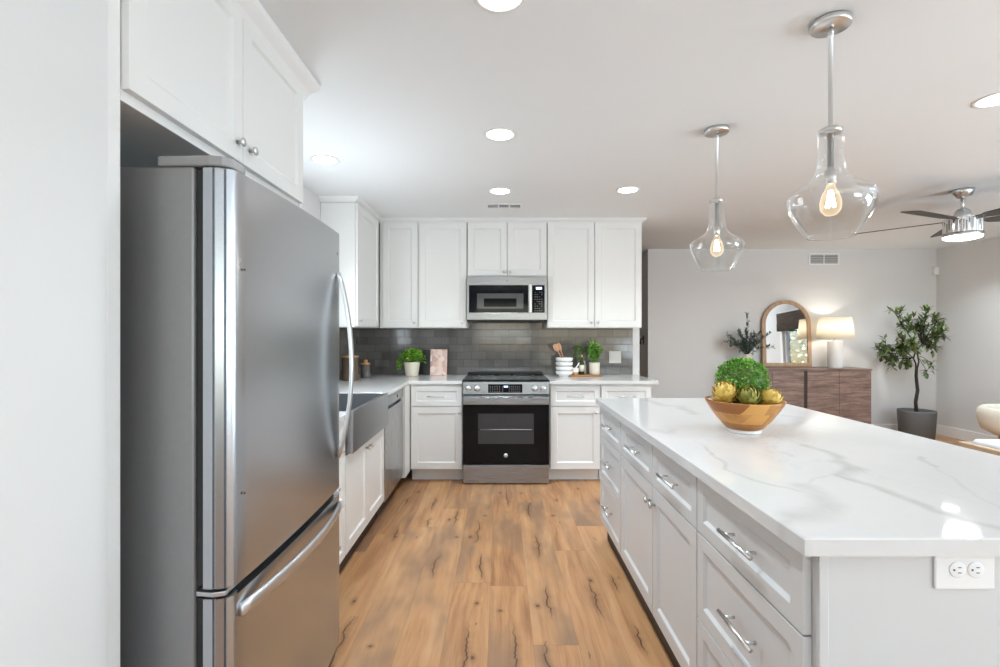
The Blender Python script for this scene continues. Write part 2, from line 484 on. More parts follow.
# ------------------------------------------------------------------ mesh helpers
class MB:
    def __init__(s): s.v = []; s.f = []; s.smooth = []
    def add(s, verts, faces, smooth=False):
        n = len(s.v)
        s.v += [tuple(p) for p in verts]
        s.f += [tuple(i + n for i in f) for f in faces]
        s.smooth += [smooth] * len(faces)
        return s
    def box(s, x0, x1, y0, y1, z0, z1):
        v = [(x0, y0, z0), (x1, y0, z0), (x1, y1, z0), (x0, y1, z0), (x0, y0, z1), (x1, y0, z1), (x1, y1, z1), (x0, y1, z1)]
        return s.add(v, [(0, 3, 2, 1), (4, 5, 6, 7), (0, 1, 5, 4), (1, 2, 6, 5), (2, 3, 7, 6), (3, 0, 4, 7)])
    def prism(s, pts, z0, z1):
        n = len(pts)
        v = [(x, y, z0) for x, y in pts] + [(x, y, z1) for x, y in pts]
        f = [tuple(range(n - 1, -1, -1)), tuple(range(n, 2 * n))] + [(i, (i + 1) % n, (i + 1) % n + n, i + n) for i in range(n)]
        return s.add(v, f)
    def lathe(s, prof, c=(0, 0, 0), n=24, axis='z', closed=False, smooth=True):
        """profile of (radius, height); axis z up or '-y' (towards the viewer)"""
        v, f = [], []
        for r, h in prof:
            for k in range(n):
                a = 2 * PI * k / n
                p = (r * math.cos(a), r * math.sin(a), h)
                if axis == '-y': p = (p[0], -h, p[1])
                if axis == 'x': p = (h, p[0], p[1])
                v.append((p[0] + c[0], p[1] + c[1], p[2] + c[2]))
        m = len(prof)
        for i in range(m - 1 if not closed else m):
            j = (i + 1) % m
            for k in range(n):
                l = (k + 1) % n
                f.append((i * n + k, i * n + l, j * n + l, j * n + k))
        if not closed:
            if prof[0][0] > 1e-6: f.append(tuple(range(n - 1, -1, -1)))
            if prof[-1][0] > 1e-6: f.append(tuple((m - 1) * n + k for k in range(n)))
        return s.add(v, f, smooth)
    def tube(s, pts, r, n=10, smooth=True, flat=1.0):
        pts = [Vector(p) for p in pts]
        rs = r if isinstance(r, (list, tuple)) else [r] * len(pts)
        v, f = [], []
        up = None
        for i, p in enumerate(pts):
            d = (pts[min(i + 1, len(pts) - 1)] - pts[max(i - 1, 0)]).normalized()
            if up is None:
                up = Vector((0, 0, 1)) if abs(d.z) < 0.9 else Vector((1, 0, 0))
            a = d.cross(up).normalized(); b = a.cross(d).normalized(); up = b
            for k in range(n):
                t = 2 * PI * k / n
                v.append(p + a * (rs[i] * math.cos(t)) + b * (rs[i] * math.sin(t) * flat))
        for i in range(len(pts) - 1):
            for k in range(n):
                l = (k + 1) % n
                f.append((i * n + k, i * n + l, (i + 1) * n + l, (i + 1) * n + k))
        f.append(tuple(range(n - 1, -1, -1))); f.append(tuple((len(pts) - 1) * n + k for k in range(n)))
        return s.add(v, f, smooth)
    def shaker(s, x0, x1, z0, z1, t=0.02, st=0.057, rec=0.010, bv=0.008, stz=None):
        """one framed front: flat frame, bevelled step and sunk centre panel; front face at y=0, back at y=t"""
        sz = st if stz is None else stz
        o = [(x0, z0), (x1, z0), (x1, z1), (x0, z1)]
        a = [(x0 + st, z0 + sz), (x1 - st, z0 + sz), (x1 - st, z1 - sz), (x0 + st, z1 - sz)]
        b = [(x0 + st + bv, z0 + sz + bv), (x1 - st - bv, z0 + sz + bv), (x1 - st - bv, z1 - sz - bv), (x0 + st + bv, z1 - sz - bv)]
        v = [(x, 0, z) for x, z in o] + [(x, 0, z) for x, z in a] + [(x, rec, z) for x, z in b] + [(x, t, z) for x, z in o]
        f = []
        for i in range(4):
            j = (i + 1) % 4
            f += [(i, j, 4 + j, 4 + i), (4 + i, 4 + j, 8 + j, 8 + i), (i, 12 + i, 12 + j, j)]
        f += [(8, 9, 10, 11), (15, 14, 13, 12)]
        return s.add(v, f)
    def build(s, name, mat, parent=None, bevel=0.0, seg=2, angle=40):
        me = bpy.data.meshes.new(name)
        me.from_pydata(s.v, [], s.f)
        for p, sm in zip(me.polygons, s.smooth): p.use_smooth = sm
        bm = bmesh.new(); bm.from_mesh(me)
        bmesh.ops.recalc_face_normals(bm, faces=bm.faces)
        bm.to_mesh(me); bm.free()
        me.materials.append(mat)
        o = bpy.data.objects.new(name, me)
        col.objects.link(o)
        if parent is not None: o.parent = parent
        if bevel:
            md = o.modifiers.new('bevel', 'BEVEL'); md.width = bevel; md.segments = seg
            md.limit_method = 'ANGLE'; md.angle_limit = R(angle); md.harden_normals = False
        return o

def tag(o, label=None, cat=None, group=None, kind=None):
    if label: o['label'] = label
    if cat: o['category'] = cat
    if group: o['group'] = group
    if kind: o['kind'] = kind
    return o

def thing(name, label, cat, loc=(0, 0, 0), rz=0.0, group=None):
    o = bpy.data.objects.new(name, None)
    o.empty_display_size = 0.1
    col.objects.link(o)
    o.location = loc; o.rotation_euler = (0, 0, R(rz))
    return tag(o, label, cat, group)

def struct(o): return tag(o, kind='structure')

def copy_tree(o, parent=None):
    c = o.copy(); col.objects.link(c); c.parent = parent
    for ch in list(o.children): copy_tree(ch, c)
    return c

def PX(px, py, D):
    return ((px - 500) * D / F, D, H - (py - 333.5) * D / F)

# ------------------------------------------------------------------ room shell
XL, XR, YB, YK, YG = -1.47, 5.745, -3.2, 5.0, 6.41     # left wall, right wall, wall behind, kitchen wall, grey wall
XN = -0.86                                             # near left wall face
T = 0.12
struct(MB().box(-1.7, XR + 0.2, YB - 0.2, 9.2, -0.08, 0.0).build('floor', M['floor']))
struct(MB().box(-1.7, XR + 0.2, YB - 0.2, 9.2, ZC, ZC + 0.1).build('ceiling', M['ceiling']))

def wall_hole(name, mat, axis, c0, c1, a0, a1, holes):
    """wall slab between c0..c1 in thickness, running a0..a1, with rectangular openings (a,b,z0,z1)"""
    m = MB()
    def bx(p, q, z0, z1):
        if q - p < 1e-4 or z1 - z0 < 1e-4: return
        if axis == 'y': m.box(c0, c1, p, q, z0, z1)      # wall runs along y
        else: m.box(p, q, c0, c1, z0, z1)
    cur = a0
    for (p, q, z0, z1) in sorted(holes):
        bx(cur, p, 0, ZC); bx(p, q, 0, z0); bx(p, q, z1, ZC); cur = q
    bx(cur, a1, 0, ZC)
    return struct(m.build(name, mat))

wall_hole('wall_left', M['grey_wall'], 'y', XL - T, XL, 1.07, YK + T, [(2.50, 3.46, 1.12, 2.08)])
wall_hole('wall_left_near', M['white_wall'], 'y', XN - 0.72, XN, YB, 1.066, [])
wall_hole('wall_kitchen', M['white_wall'], 'x', YK, YK + T, XL, 1.432, [])
wall_hole('wall_back', M['grey_wall'], 'x', YG, YG + T, 1.948, XR + T, [])
wall_hole('wall_hall_right', M['grey_wall'], 'y', 1.948, 1.948 + T, YG + T, 8.6, [])
wall_hole('wall_hall_end', M['grey_wall'], 'x', 8.6, 8.6 + T, -0.2, 1.948 + T, [])
wall_hole('wall_hall_left', M['grey_wall'], 'y', -0.2, -0.2 + T, YK + T, 8.6, [])
wall_hole('wall_right', M['grey_wall'], 'y', XR, XR + T, YB, YG, [(-0.5, 1.5, 0.75, 1.95), (2.85, 4.55, 0.75, 1.95)])
wall_hole('wall_behind', M['wall_bounce_cut'], 'x', YB - T, YB, XN - 0.72, XR + T, [(-0.65, 0.85, 0.8, 2.1), (0.95, 5.1, 0.05, 2.2)])

def window(name, axis, c, a0, a1, z0, z1, nx=1, inward=1, sillz=None):
    """frame with mullions set into the wall and a pane of glass"""
    m = MB(); fw = 0.055
    def bx(mm, p, q, y0, y1, s0, s1):
        if axis == 'y': mm.box(y0, y1, p, q, s0, s1)
        else: mm.box(p, q, y0, y1, s0, s1)
    lo, hi = c - 0.03, c + 0.03
    e = 0.002
    bx(m, a0 + e, a0 + fw, lo, hi, z0 + e, z1 - e); bx(m, a1 - fw, a1 - e, lo, hi, z0 + e, z1 - e)
    bx(m, a0 + fw, a1 - fw, lo, hi, z0 + e, z0 + fw); bx(m, a0 + fw, a1 - fw, lo, hi, z1 - fw, z1 - e)
    for i in range(1, nx):
        p = a0 + (a1 - a0) * i / nx
        bx(m, p - 0.03, p + 0.03, lo, hi, z0 + fw, z1 - fw)
    fr = struct(m.build(name, M['trim'], None, 0.004))
    g = MB(); bx(g, a0 + fw * 0.8, a1 - fw * 0.8, c - 0.003, c + 0.003, z0 + fw * 0.8, z1 - fw * 0.8)
    g.build('pane', M['pane'], fr)
    return fr
window('window_1', 'y', XR + 0.06, 2.85, 4.55, 0.75, 1.95, 2)
window('added_window_5', 'y', XR + 0.06, -0.5, 1.5, 0.75, 1.95, 2)  # out-of-view window added only to house the right-wall uplight
window('window_2', 'x', YB - 0.06, 0.95, 5.1, 0.05, 2.2, 3)
window('window_3', 'x', YB - 0.06, -0.65, 0.85, 0.8, 2.1, 2)
window('window_4', 'y', XL - 0.06, 2.50, 3.46, 1.12, 2.08, 2)
cs = MB()
cs.box(XR - 0.018, XR - 0.001, 2.76, 2.85, 0.66, 2.04).box(XR - 0.018, XR - 0.001, 4.55, 4.64, 0.66, 2.04)
cs.box(XR - 0.018, XR - 0.001, 2.85, 4.55, 1.95, 2.04).box(XR - 0.018, XR - 0.001, 2.85, 4.55, 0.66, 0.75)
struct(cs.build('trim_1', M['trim'], None, 0.004))
rs = MB()
rs.box(XR - 0.075, XR - 0.022, 2.77, 4.63, 1.64, 2.00)
for k in range(5): rs.box(XR - 0.085, XR - 0.022, 2.77, 4.63, 1.64 + k * 0.03, 1.662 + k * 0.03)
tag(rs.build('roman_shade', M['woven'], None, 0.006), 'dark brown woven roman shade over the garden window, seen in the mirror', 'window shade')

# ground and hedge outside, seen through the windows
struct(MB().box(XR + 0.25, 14, -12, 12, -0.12, -0.02).box(-3, XR + 0.25, -12, YB - 0.25, -0.12, -0.02).build('ground', M['deck']))
rnd = random.Random(5)
def leaf_quad(m, p, d, up, L, W, fold=0.15):
    """one small leaf: pointed, folded along its middle"""
    d = d.normalized(); s = d.cross(up)
    if s.length < 1e-4: s = d.cross(Vector((1, 0, 0)))
    s.normalize(); n = s.cross(d)
    a = p; c = p + d * L
    l = p + d * (L * .45) + s * (W * .5) + n * (W * fold); r = p + d * (L * .45) - s * (W * .5) + n * (W * fold)
    mid = p + d * (L * .5)
    m.add([a, r, mid, l, c], [(0, 1, 2), (0, 2, 3), (1, 4, 2), (2, 4, 3)])
hm = MB()
for k in range(7000):
    p = Vector((7.6 + rnd.uniform(-.5, .5), rnd.uniform(-0.5, 6.5), rnd.uniform(0.0, 2.9)))
    leaf_quad(hm, p, Vector((rnd.uniform(-1, 1), rnd.uniform(-1, 1), rnd.uniform(-.6, 1))), Vector((0, 0, 1)), 0.22, 0.13)
tag(hm.build('garden_hedge', M['hedge']), 'green leafy hedge outside the garden window, seen in the mirror', 'hedge')

# baseboards
def bb(name, *b): return struct(MB().box(*b).build(name, M['trim'], None, 0.006))
bb('baseboard_back', 1.95, XR - 0.016, YG - 0.015, YG - 0.0005, 0, 0.135)
bb('baseboard_right', XR - 0.015, XR - 0.0005, YB + 0.001, YG - 0.001, 0, 0.135)
bb('baseboard_hall', 1.933, 1.9475, YG + 0.01, 8.59, 0, 0.135)

# backsplash: tile slab on the kitchen wall and round the corner on the left wall
bs = MB().box(XL + 0.001, 1.36, YK - 0.009, YK - 0.0005, 0.9065, 1.3865).box(-0.314, 0.446, YK - 0.009, YK - 0.0005, 1.3866, 1.51)
bs.box(XL + 0.0005, XL + 0.009, 3.47, YK - 0.0095, 0.9065, 1.3865).box(XL + 0.0005, XL + 0.009, 2.125, 3.47, 0.9065, 1.118)
tag(bs.build('backsplash', M['tile']), 'dark grey glazed subway tile backsplash above the perimeter worktops', 'backsplash', kind='structure')

# crown mouldings: profile swept along a path with mitred corners
def sweep(name, path, prof, mat, left=True):
    """path in plan; prof = (outward offset, z); outward is to the right of travel"""
    pts = [Vector(p) for p in path]
    rows = []
    for i, p in enumerate(pts):
        d0 = (p - pts[i - 1]).normalized() if i else None
        d1 = (pts[i + 1] - p).normalized() if i < len(pts) - 1 else None
        n0 = Vector((d0.y, -d0.x)) if d0 else None
        n1 = Vector((d1.y, -d1.x)) if d1 else None
        if n0 is None: m = n1
        elif n1 is None: m = n0
        else:
            m = (n0 + n1); m = m / (1 + n0.dot(n1))
        rows.append([(p.x + m.x * o, p.y + m.y * o, z) for o, z in prof])
    n = len(prof); v = [q for r_ in rows for q in r_]; f = []
    for i in range(len(rows) - 1):
        for k in range(n):
            l = (k + 1) % n
            f.append((i * n + k, i * n + l, (i + 1) * n + l, (i + 1) * n + k))
    f.append(tuple(range(n - 1, -1, -1))); f.append(tuple((len(rows) - 1) * n + k for k in range(n)))
    return MB().add(v, f).build(name, mat)
CR = [(0.0, 2.398), (0.008, 2.398), (0.010, 2.404), (0.022, 2.414), (0.038, 2.424), (0.044, 2.436), (0.0, 2.436)]
struct(sweep('trim_2', [(XL + 0.002, 3.978), (-1.186, 3.978), (-1.186, 4.714), (1.370, 4.714), (1.370, 4.998)], CR, M['trim']))
CR2 = [(0.0, 2.345), (0.012, 2.345), (0.014, 2.357), (0.028, 2.382), (0.050, 2.404), (0.056, 2.412), (0.058, 2.436), (0.0, 2.436)]
struct(sweep('trim_3', [(-0.864, 1.070), (-0.864, 2.125), (XL + 0.002, 2.125)], CR2, M['trim']))

# ------------------------------------------------------------------ cabinets
def knob(parent, x, z, mat=None):
    return MB().lathe([(0.0055, 0.0), (0.0055, 0.012), (0.0075, 0.015), (0.0135, 0.018), (0.0145, 0.022), (0.012, 0.026), (0.0, 0.0275)], (x, 0, z), 16, '-y').build('knob', mat or M['nickel'], parent)

def pull(parent, x, z, L=0.15):
    m = MB().tube([(x - L / 2, -0.030, z), (x + L / 2, -0.030, z)], 0.0058, 12)
    for s in (-1, 1): m.tube([(x + s * L * .32, 0.0, z), (x + s * L * .32, -0.030, z)], 0.0045, 8)
    return m.build('handle', M['nickel'], parent)

def cabinet(name, label, loc, rz, width, depth, z0, z1, fronts, mat, cat='cabinet', toe=None, group=None, framefill=()):
    """local frame: x along the front, y into the cabinet (doors 0..0.02), z up. fronts: (kind, x0, x1, z0, z1, hardware)"""
    t = thing(name, label, cat, loc, rz, group)
    e = 0.0008
    b = MB().box(e, width - e, 0.0205, depth, z0, z1)
    b.build('body', mat, t, 0.0015)
    if toe is not None:
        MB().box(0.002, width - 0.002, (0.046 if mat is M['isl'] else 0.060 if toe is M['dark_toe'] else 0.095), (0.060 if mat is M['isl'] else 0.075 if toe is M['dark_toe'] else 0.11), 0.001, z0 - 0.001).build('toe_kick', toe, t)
    for fr in fronts:
        kind, x0, x1, a, c, hw = fr
        st = 0.057 if kind == 'door' else 0.045
        if c - a < 0.22: stz = 0.042
        else: stz = st
        d = MB().shaker(x0, x1, a, c, 0.02, st, 0.010, 0.009, stz).build(kind, mat, t, 0.0012, 1)
        for h in hw or ():
            if h[0] == 'knob': knob(d, h[1], h[2])
            else: pull(d, h[1], h[2], h[3])
    return t

W = 'white shaker '
# --- uppers on the kitchen wall: door face at y = 4.69, frame at 4.71
YU = 4.69; dU = YK - 0.002 - YU
def upper(name, label, x0, x1, z0, doors, zt=2.397):
    return cabinet(name, label, (x0, YU, 0), 0, x1 - x0, dU, z0, zt, doors, M['cab'])
upper('upper_cabinet', 'white upper cabinet with two unequal doors left of the microwave', -1.163, -0.317, 1.378,
      [('door', 0.034, 0.368, 1.388, 2.394, [('knob', 0.338, 1.433)]), ('door', 0.384, 0.838, 1.388, 2.394, [('knob', 0.800, 1.433)])])
upper('upper_cabinet', 'short white two-door cabinet directly above the microwave', -0.315, 0.453, 1.866,
      [('door', 0.004, 0.381, 1.882, 2.394, [('knob', 0.352, 1.918)]), ('door', 0.387, 0.764, 1.882, 2.394, [('knob', 0.416, 1.918)])])
upper('upper_cabinet', 'tall white two-door upper cabinet right of the microwave', 0.455, 1.368, 1.378,
      [('door', 0.004, 0.454, 1.388, 2.394, [('knob', 0.424, 1.433)]), ('door', 0.459, 0.909, 1.388, 2.394, [('knob', 0.489, 1.433)])])
# --- upper on the left wall, door faces +X
cabinet('upper_cabinet', 'white single-door upper cabinet on the side wall, meeting the corner', (-1.165, 3.98, 0), 90, 1.017, 0.302, 1.378, 2.397,
        [('door', 0.012, 0.700, 1.388, 2.394, [('knob', 0.06, 1.433)])], M['cab'])

# --- over the fridge, doors face +X
XC = -0.845
cabinet('refrigerator_overhead_cabinet', 'white two-door cabinet bridging over the steel refrigerator', (XC, 1.1105, 0), 90, 0.982, 0.615, 1.858, 2.43,
        [('door', 0.000, 0.490, 1.883, 2.386, [('knob', 0.455, 1.940)]), ('door', 0.494, 0.982, 1.883, 2.386, [('knob', 0.532, 1.940)])], M['cab'])
tag(MB().box(XL + 0.004, -0.863, 1.070, 1.108, 0.001, 2.436).build('end_panel', M['cab'], None, 0.002), 'tall white end panel between the near wall and the refrigerator', 'cabinet panel')
tag(MB().box(XL + 0.004, -0.863, 2.0945, 2.121, 0.001, 2.436).build('end_panel', M['cab'], None, 0.002), 'tall white end panel on the sink side of the refrigerator', 'cabinet panel')

# --- left base run, faces +X; door face x = -0.825
XF = -0.825; dL = 0.60
def left_base(name, label, y0, y1, fronts, z1=0.875, zb=0.128):
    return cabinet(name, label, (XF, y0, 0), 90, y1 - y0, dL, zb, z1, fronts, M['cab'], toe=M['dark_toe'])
left_base('base_cabinet', 'white base cabinet of drawers between refrigerator and sink', 2.124, 2.600,
          [('drawer', 0.004, 0.472, 0.70, 0.868, [('handle', 0.238, 0.785, 0.13)]), ('drawer', 0.004, 0.472, 0.41, 0.694, [('handle', 0.238, 0.55, 0.13)]), ('drawer', 0.004, 0.472, 0.135, 0.404, [('handle', 0.238, 0.26, 0.13)])])
left_base('base_cabinet', 'white two-door base cabinet under the steel apron sink', 2.602, 3.474,
          [('door', 0.012, 0.434, 0.135, 0.668, [('knob', 0.405, 0.62)]), ('door', 0.438, 0.862, 0.135, 0.668, [('knob', 0.468, 0.62)])], z1=0.672)
# corner filler
tag(MB().box(-0.846, -0.802, 4.125, 4.345, 0.1, 0.874).build('corner_filler', M['cab'], None, 0.002), 'narrow white corner filler between dishwasher and corner cabinet', 'cabinet filler')

# --- base run on kitchen wall: door face y = 4.325
YF = 4.325; dB = YK - 0.002 - YF
def back_base(label, x0, x1, fronts):
    return cabinet('base_cabinet', label, (x0, YF, 0), 0, x1 - x0, dB, 0.112, 0.875, fronts, M['cab'], toe=M['cab_in'])
back_base('white base cabinet with one drawer over one door, left of the range', -0.800, -0.332,
          [('drawer', 0.010, 0.462, 0.680, 0.856, [('handle', 0.232, 0.768, 0.15)]), ('door', 0.010, 0.462, 0.120, 0.672, [('knob', 0.440, 0.625)])])
back_base('white base cabinet with drawer over door, right beside the range', 0.438, 0.892,
          [('drawer', 0.012, 0.450, 0.680, 0.856, [('handle', 0.23, 0.768, 0.15)]), ('door', 0.012, 0.450, 0.120, 0.672, [('knob', 0.418, 0.625)])])
back_base('end white base cabinet of the range wall, half hidden by the island', 0.894, 1.350,
          [('drawer', 0.008, 0.448, 0.680, 0.856, [('handle', 0.23, 0.768, 0.15)]), ('door', 0.008, 0.448, 0.120, 0.672, [('knob', 0.034, 0.625)])])

# --- island: drawer faces face -X at x = 0.645
XI = 0.645
def isl(label, ya, yb, fronts, dep=0.74):
    """ya = far end, yb = near end; local x runs from far to near"""
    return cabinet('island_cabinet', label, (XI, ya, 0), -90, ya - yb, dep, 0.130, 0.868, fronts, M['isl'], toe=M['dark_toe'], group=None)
isl('pale grey island cabinet of three drawers at the range end', 3.135, 2.606,
    [('drawer', 0.003, 0.525, 0.682, 0.860, [('handle', 0.280, 0.775, 0.16)]), ('drawer', 0.003, 0.525, 0.408, 0.677, [('handle', 0.280, 0.555, 0.16)]), ('drawer', 0.003, 0.525, 0.135, 0.403, [('handle', 0.280, 0.285, 0.16)])])
isl('pale grey island cabinet with two doors under two drawers, in the middle', 2.604, 1.598,
    [('drawer', 0.003, 0.540, 0.682, 0.860, [('handle', 0.300, 0.775, 0.17)]), ('drawer', 0.546, 1.003, 0.682, 0.860, [('handle', 0.782, 0.775, 0.17)]),
     ('door', 0.003, 0.540, 0.135, 0.677, [('knob', 0.512, 0.610)]), ('door', 0.546, 1.003, 0.135, 0.677, [('knob', 0.574, 0.610)])])
isl('pale grey island cabinet of three wide drawers at the near end', 1.596, 1.034,
    [('drawer', 0.003, 0.558, 0.682, 0.860, [('handle', 0.312, 0.772, 0.175)]), ('drawer', 0.003, 0.558, 0.403, 0.677, [('handle', 0.312, 0.545, 0.175)]), ('drawer', 0.003, 0.558, 0.135, 0.398, [('handle', 0.312, 0.27, 0.175)])])
ep = thing('island_end_panel', 'flat pale grey end panel of the island carrying a white outlet', 'cabinet panel', (0, 0, 0))
MB().box(0.664, 1.400, 1.018, 1.0335, 0.001, 0.869).build('panel', M['isl'], ep, 0.001)
MB().box(0.6638, 0.684, 1.012, 1.0178, 0.001, 0.869).build('corner_strip', M['isl'], ep, 0.002)
MB().box(1.380, 1.3995, 1.012, 1.0178, 0.001, 0.869).build('corner_strip', M['isl'], ep, 0.002)
tag(MB().box(1.386, 1.401, 1.0345, 3.134, 0.001, 0.869).build('island_back_panel', M['isl'], None, 0.001), 'long pale grey back panel on the seating side of the island', 'cabinet panel')

# ------------------------------------------------------------------ worktops
def worktop(name, pts, label, z0=0.8765, z1=0.906, mat=None):
    return tag(MB().prism(pts, z0, z1).build(name, mat or M['quartz'], None, 0.003), label, 'worktop')
sy0, sy1 = 2.618, 3.442
worktop('worktop', [(XL + 0.002, 2.124), (-0.8025, 2.124), (-0.8025, sy0 - 0.002), (-1.302, sy0 - 0.002), (-1.302, sy1 + 0.002), (-0.8025, sy1 + 0.002),
                    (-0.8025, 4.30), (-0.333, 4.30), (-0.333, YK - 0.002), (XL + 0.002, YK - 0.002)], 'white L-shaped worktop around the sink and corner')
worktop('worktop', [(0.437, 4.30), (1.40, 4.30), (1.40, YK - 0.002), (0.437, YK - 0.002)], 'white worktop to the right of the range')

# island worktop with veins measured on its top
ix0, ix1, iy0, iy1 = 0.6225, 1.712, 0.995, 3.168
def on_top(px, py):
    D = (H - 0.906) * F / (py - 333.5)
    return Vector(((px - 500) * D / F, D))
def cz(X, Y): return on_top(640 + X / 2.778, 390 + Y / 2.778)
veins = [  # (polyline in the photograph, half width m, strength)
    ([(455, 152), (500, 168), (545, 185), (572, 205), (560, 228), (548, 238), (600, 252), (660, 270), (740, 300), (810, 330), (900, 360), (1000, 388), (1100, 420)], 0.012, 0.9),
    ([(556, 200), (585, 215), (570, 235)], 0.020, 0.8),
    ([(180, 158), (225, 200), (245, 222), (300, 242), (370, 262), (440, 283)], 0.0045, 0.8),
    ([(455, 268), (490, 290), (520, 318), (512, 338), (470, 350), (425, 352)], 0.024, 0.75),
    ([(425, 352), (395, 366), (430, 398), (450, 412)], 0.012, 0.7),
    ([(455, 268), (480, 248), (520, 240)], 0.004, 0.45),
    ([(785, 186), (796, 203), (825, 215)], 0.006, 0.8),
    ([(825, 215), (870, 250), (930, 290), (1000, 335)], 0.003, 0.4),
    ([(20, 28), (60, 42), (110, 45), (150, 66)], 0.022, 0.7),
    ([(390, 70), (440, 76), (440, 90), (400, 100)], 0.018, 0.45),
    ([(150, 140), (190, 160)], 0.003, 0.4),
    ([(410, 175), (425, 185)], 0.008, 0.4),
    ([(330, 120), (400, 135), (455, 152)], 0.004, 0.35),
    ([(40, 110), (75, 120), (95, 110)], 0.015, 0.5),
]
VS = []
for pl, hw, st in veins:
    q = [cz(*p) for p in pl]
    for a, b in zip(q, q[1:]): VS.append((a, b, hw, st))
def vein_at(x, y):
    jx = mnoise.noise(Vector((x * 9, y * 9, 0))) * 0.020 + mnoise.noise(Vector((x * 30, y * 30, 3))) * 0.006
    jy = mnoise.noise(Vector((x * 9, y * 9, 7))) * 0.020 + mnoise.noise(Vector((x * 30, y * 30, 9))) * 0.006
    p = Vector((x + jx, y + jy)); best = 0
    for a, b, hw, st in VS:
        ab = b - a; t = max(0, min(1, (p - a).dot(ab) / max(1e-9, ab.length_squared)))
        d = (p - a - ab * t).length
        k = max(0, 1 - d / (hw * 2.5)); k = k * k * (3 - 2 * k) * st
        if k > best: best = k
    return best
def island_top():
    z0, z1 = 0.8695, 0.906; bv = 0.003
    nx, ny = 150, 300
    xs = [ix0 + bv + (ix1 - ix0 - 2 * bv) * i / nx for i in range(nx + 1)]
    ys = [iy0 + bv + (iy1 - iy0 - 2 * bv) * j / ny for j in range(ny + 1)]
    xs = [ix0] + xs + [ix1]; ys = [iy0] + ys + [iy1]
    m = MB(); v = []; f = []
    nX, nY = len(xs), len(ys)
    for j, y in enumerate(ys):
        for i, x in enumerate(xs):
            edge = i in (0, nX - 1) or j in (0, nY - 1)
            v.append((x, y, z1 - (bv if edge else 0)))
    idx = lambda i, j: j * nX + i
    for j in range(nY - 1):
        for i in range(nX - 1): f.append((idx(i, j), idx(i + 1, j), idx(i + 1, j + 1), idx(i, j + 1)))
    ring = [idx(i, 0) for i in range(nX)] + [idx(nX - 1, j) for j in range(1, nY)] + [idx(i, nY - 1) for i in range(nX - 2, -1, -1)] + [idx(0, j) for j in range(nY - 2, 0, -1)]
    base = len(v)
    for r in ring: v.append((v[r][0], v[r][1], z0))
    n = len(ring)
    for k in range(n): f.append((ring[k], base + k, base + (k + 1) % n, ring[(k + 1) % n]))
    f.append(tuple(base + k for k in range(n - 1, -1, -1)))
    m.add(v, f)
    o = m.build('island_worktop', M['quartz_isl'])
    at = o.data.attributes.new('vein', 'FLOAT', 'POINT')
    for k, q in enumerate(o.data.vertices): at.data[k].value = vein_at(q.co.x, q.co.y)
    return tag(o, 'large white quartz island worktop with soft grey veins', 'worktop')
island_top()

# ------------------------------------------------------------------ apron sink, faces +X
sk = thing('apron_sink', 'stainless steel apron-front sink set in the side worktop', 'sink', (0, 0, 0))
m = MB()
x0, x1 = -1.298, -0.790; zt, zb = 0.9075, 0.678; tk = 0.022
m.box(x1 - tk, x1, sy0, sy1, zb, zt)
m.box(x0, x0 + 0.012, sy0, sy1, zb, zt - .001).box(x0 + .012, x1 - tk, sy0, sy0 + 0.012, zb, zt - .001).box(x0 + .012, x1 - tk, sy1 - 0.012, sy1, zb, zt - .001)
m.box(x0 + .012, x1 - tk, sy0 + .012, sy1 - .012, zb, zb + 0.01)
m.build('basin', M['steel_y'], sk, 0.004, 3)
MB().lathe([(0.045, 0), (0.045, 0.003), (0.03, 0.004), (0.0, 0.002)], (-1.05, 3.03, zb + 0.0102), 20).build('drain', M['chrome'], sk)
# faucet behind the sink
fc = thing('faucet', 'steel gooseneck faucet behind the apron sink, hidden by the refrigerator', 'faucet', (-1.375, 3.03, 0.9065))
MB().lathe([(0.027, 0), (0.027, 0.008), (0.018, 0.014), (0.016, 0.07), (0.0, 0.075)], (0, 0, 0), 18).build('base', M['nickel'], fc)
pts = [(0, 0, 0.07), (0, 0, 0.28)] + [(0.09 - 0.09 * math.cos(a), 0, 0.28 + 0.09 * math.sin(a)) for a in [R(k) for k in range(15, 181, 15)]] + [(0.18, 0, 0.22)]
MB().tube(pts, 0.011, 12).build('spout', M['nickel'], fc)
MB().tube([(0, -0.016, 0.05), (0, -0.075, 0.085)], 0.006, 8).build('lever', M['nickel'], fc)

# ------------------------------------------------------------------ dishwasher, faces +X
dw = thing('dishwasher', 'stainless steel dishwasher between sink base and corner', 'dishwasher', (-0.822, 3.4785, 0), 90)
WD = 0.640
MB().box(0.004, WD - 0.004, 0.03, 0.59, 0.112, 0.868).build('body', M['dark_grey'], dw)
MB().box(0.004, WD - 0.004, 0.0, 0.028, 0.118, 0.765).build('door', M['steel'], dw, 0.004)
cp = MB().box(0.004, WD - 0.004, 0.0, 0.028, 0.790, 0.866).build('control_panel', M['steel_h'], dw, 0.004)
MB().box(0.10, WD - 0.25, 0.010, 0.0285, 0.7655, 0.7895).build('handle_recess', M['black'], dw)
MB().lathe([(0.013, 0), (0.013, 0.003), (0.0, 0.0035)], (0.42, 0, 0.826), 16, '-y').build('button', M['black'], cp)
MB().box(0.01, WD - 0.01, 0.063, 0.075, 0.001, 0.111).build('toe_kick', M['black'], dw)

# ------------------------------------------------------------------ range
rg = thing('range', 'stainless and black glass slide-in electric range with oven', 'range', (-0.326, 4.270, 0))
RW = 0.757
MB().box(0.004, RW - 0.004, 0.035, 0.700, 0.02, 0.893).build('body', M['steel'], rg, 0.002)
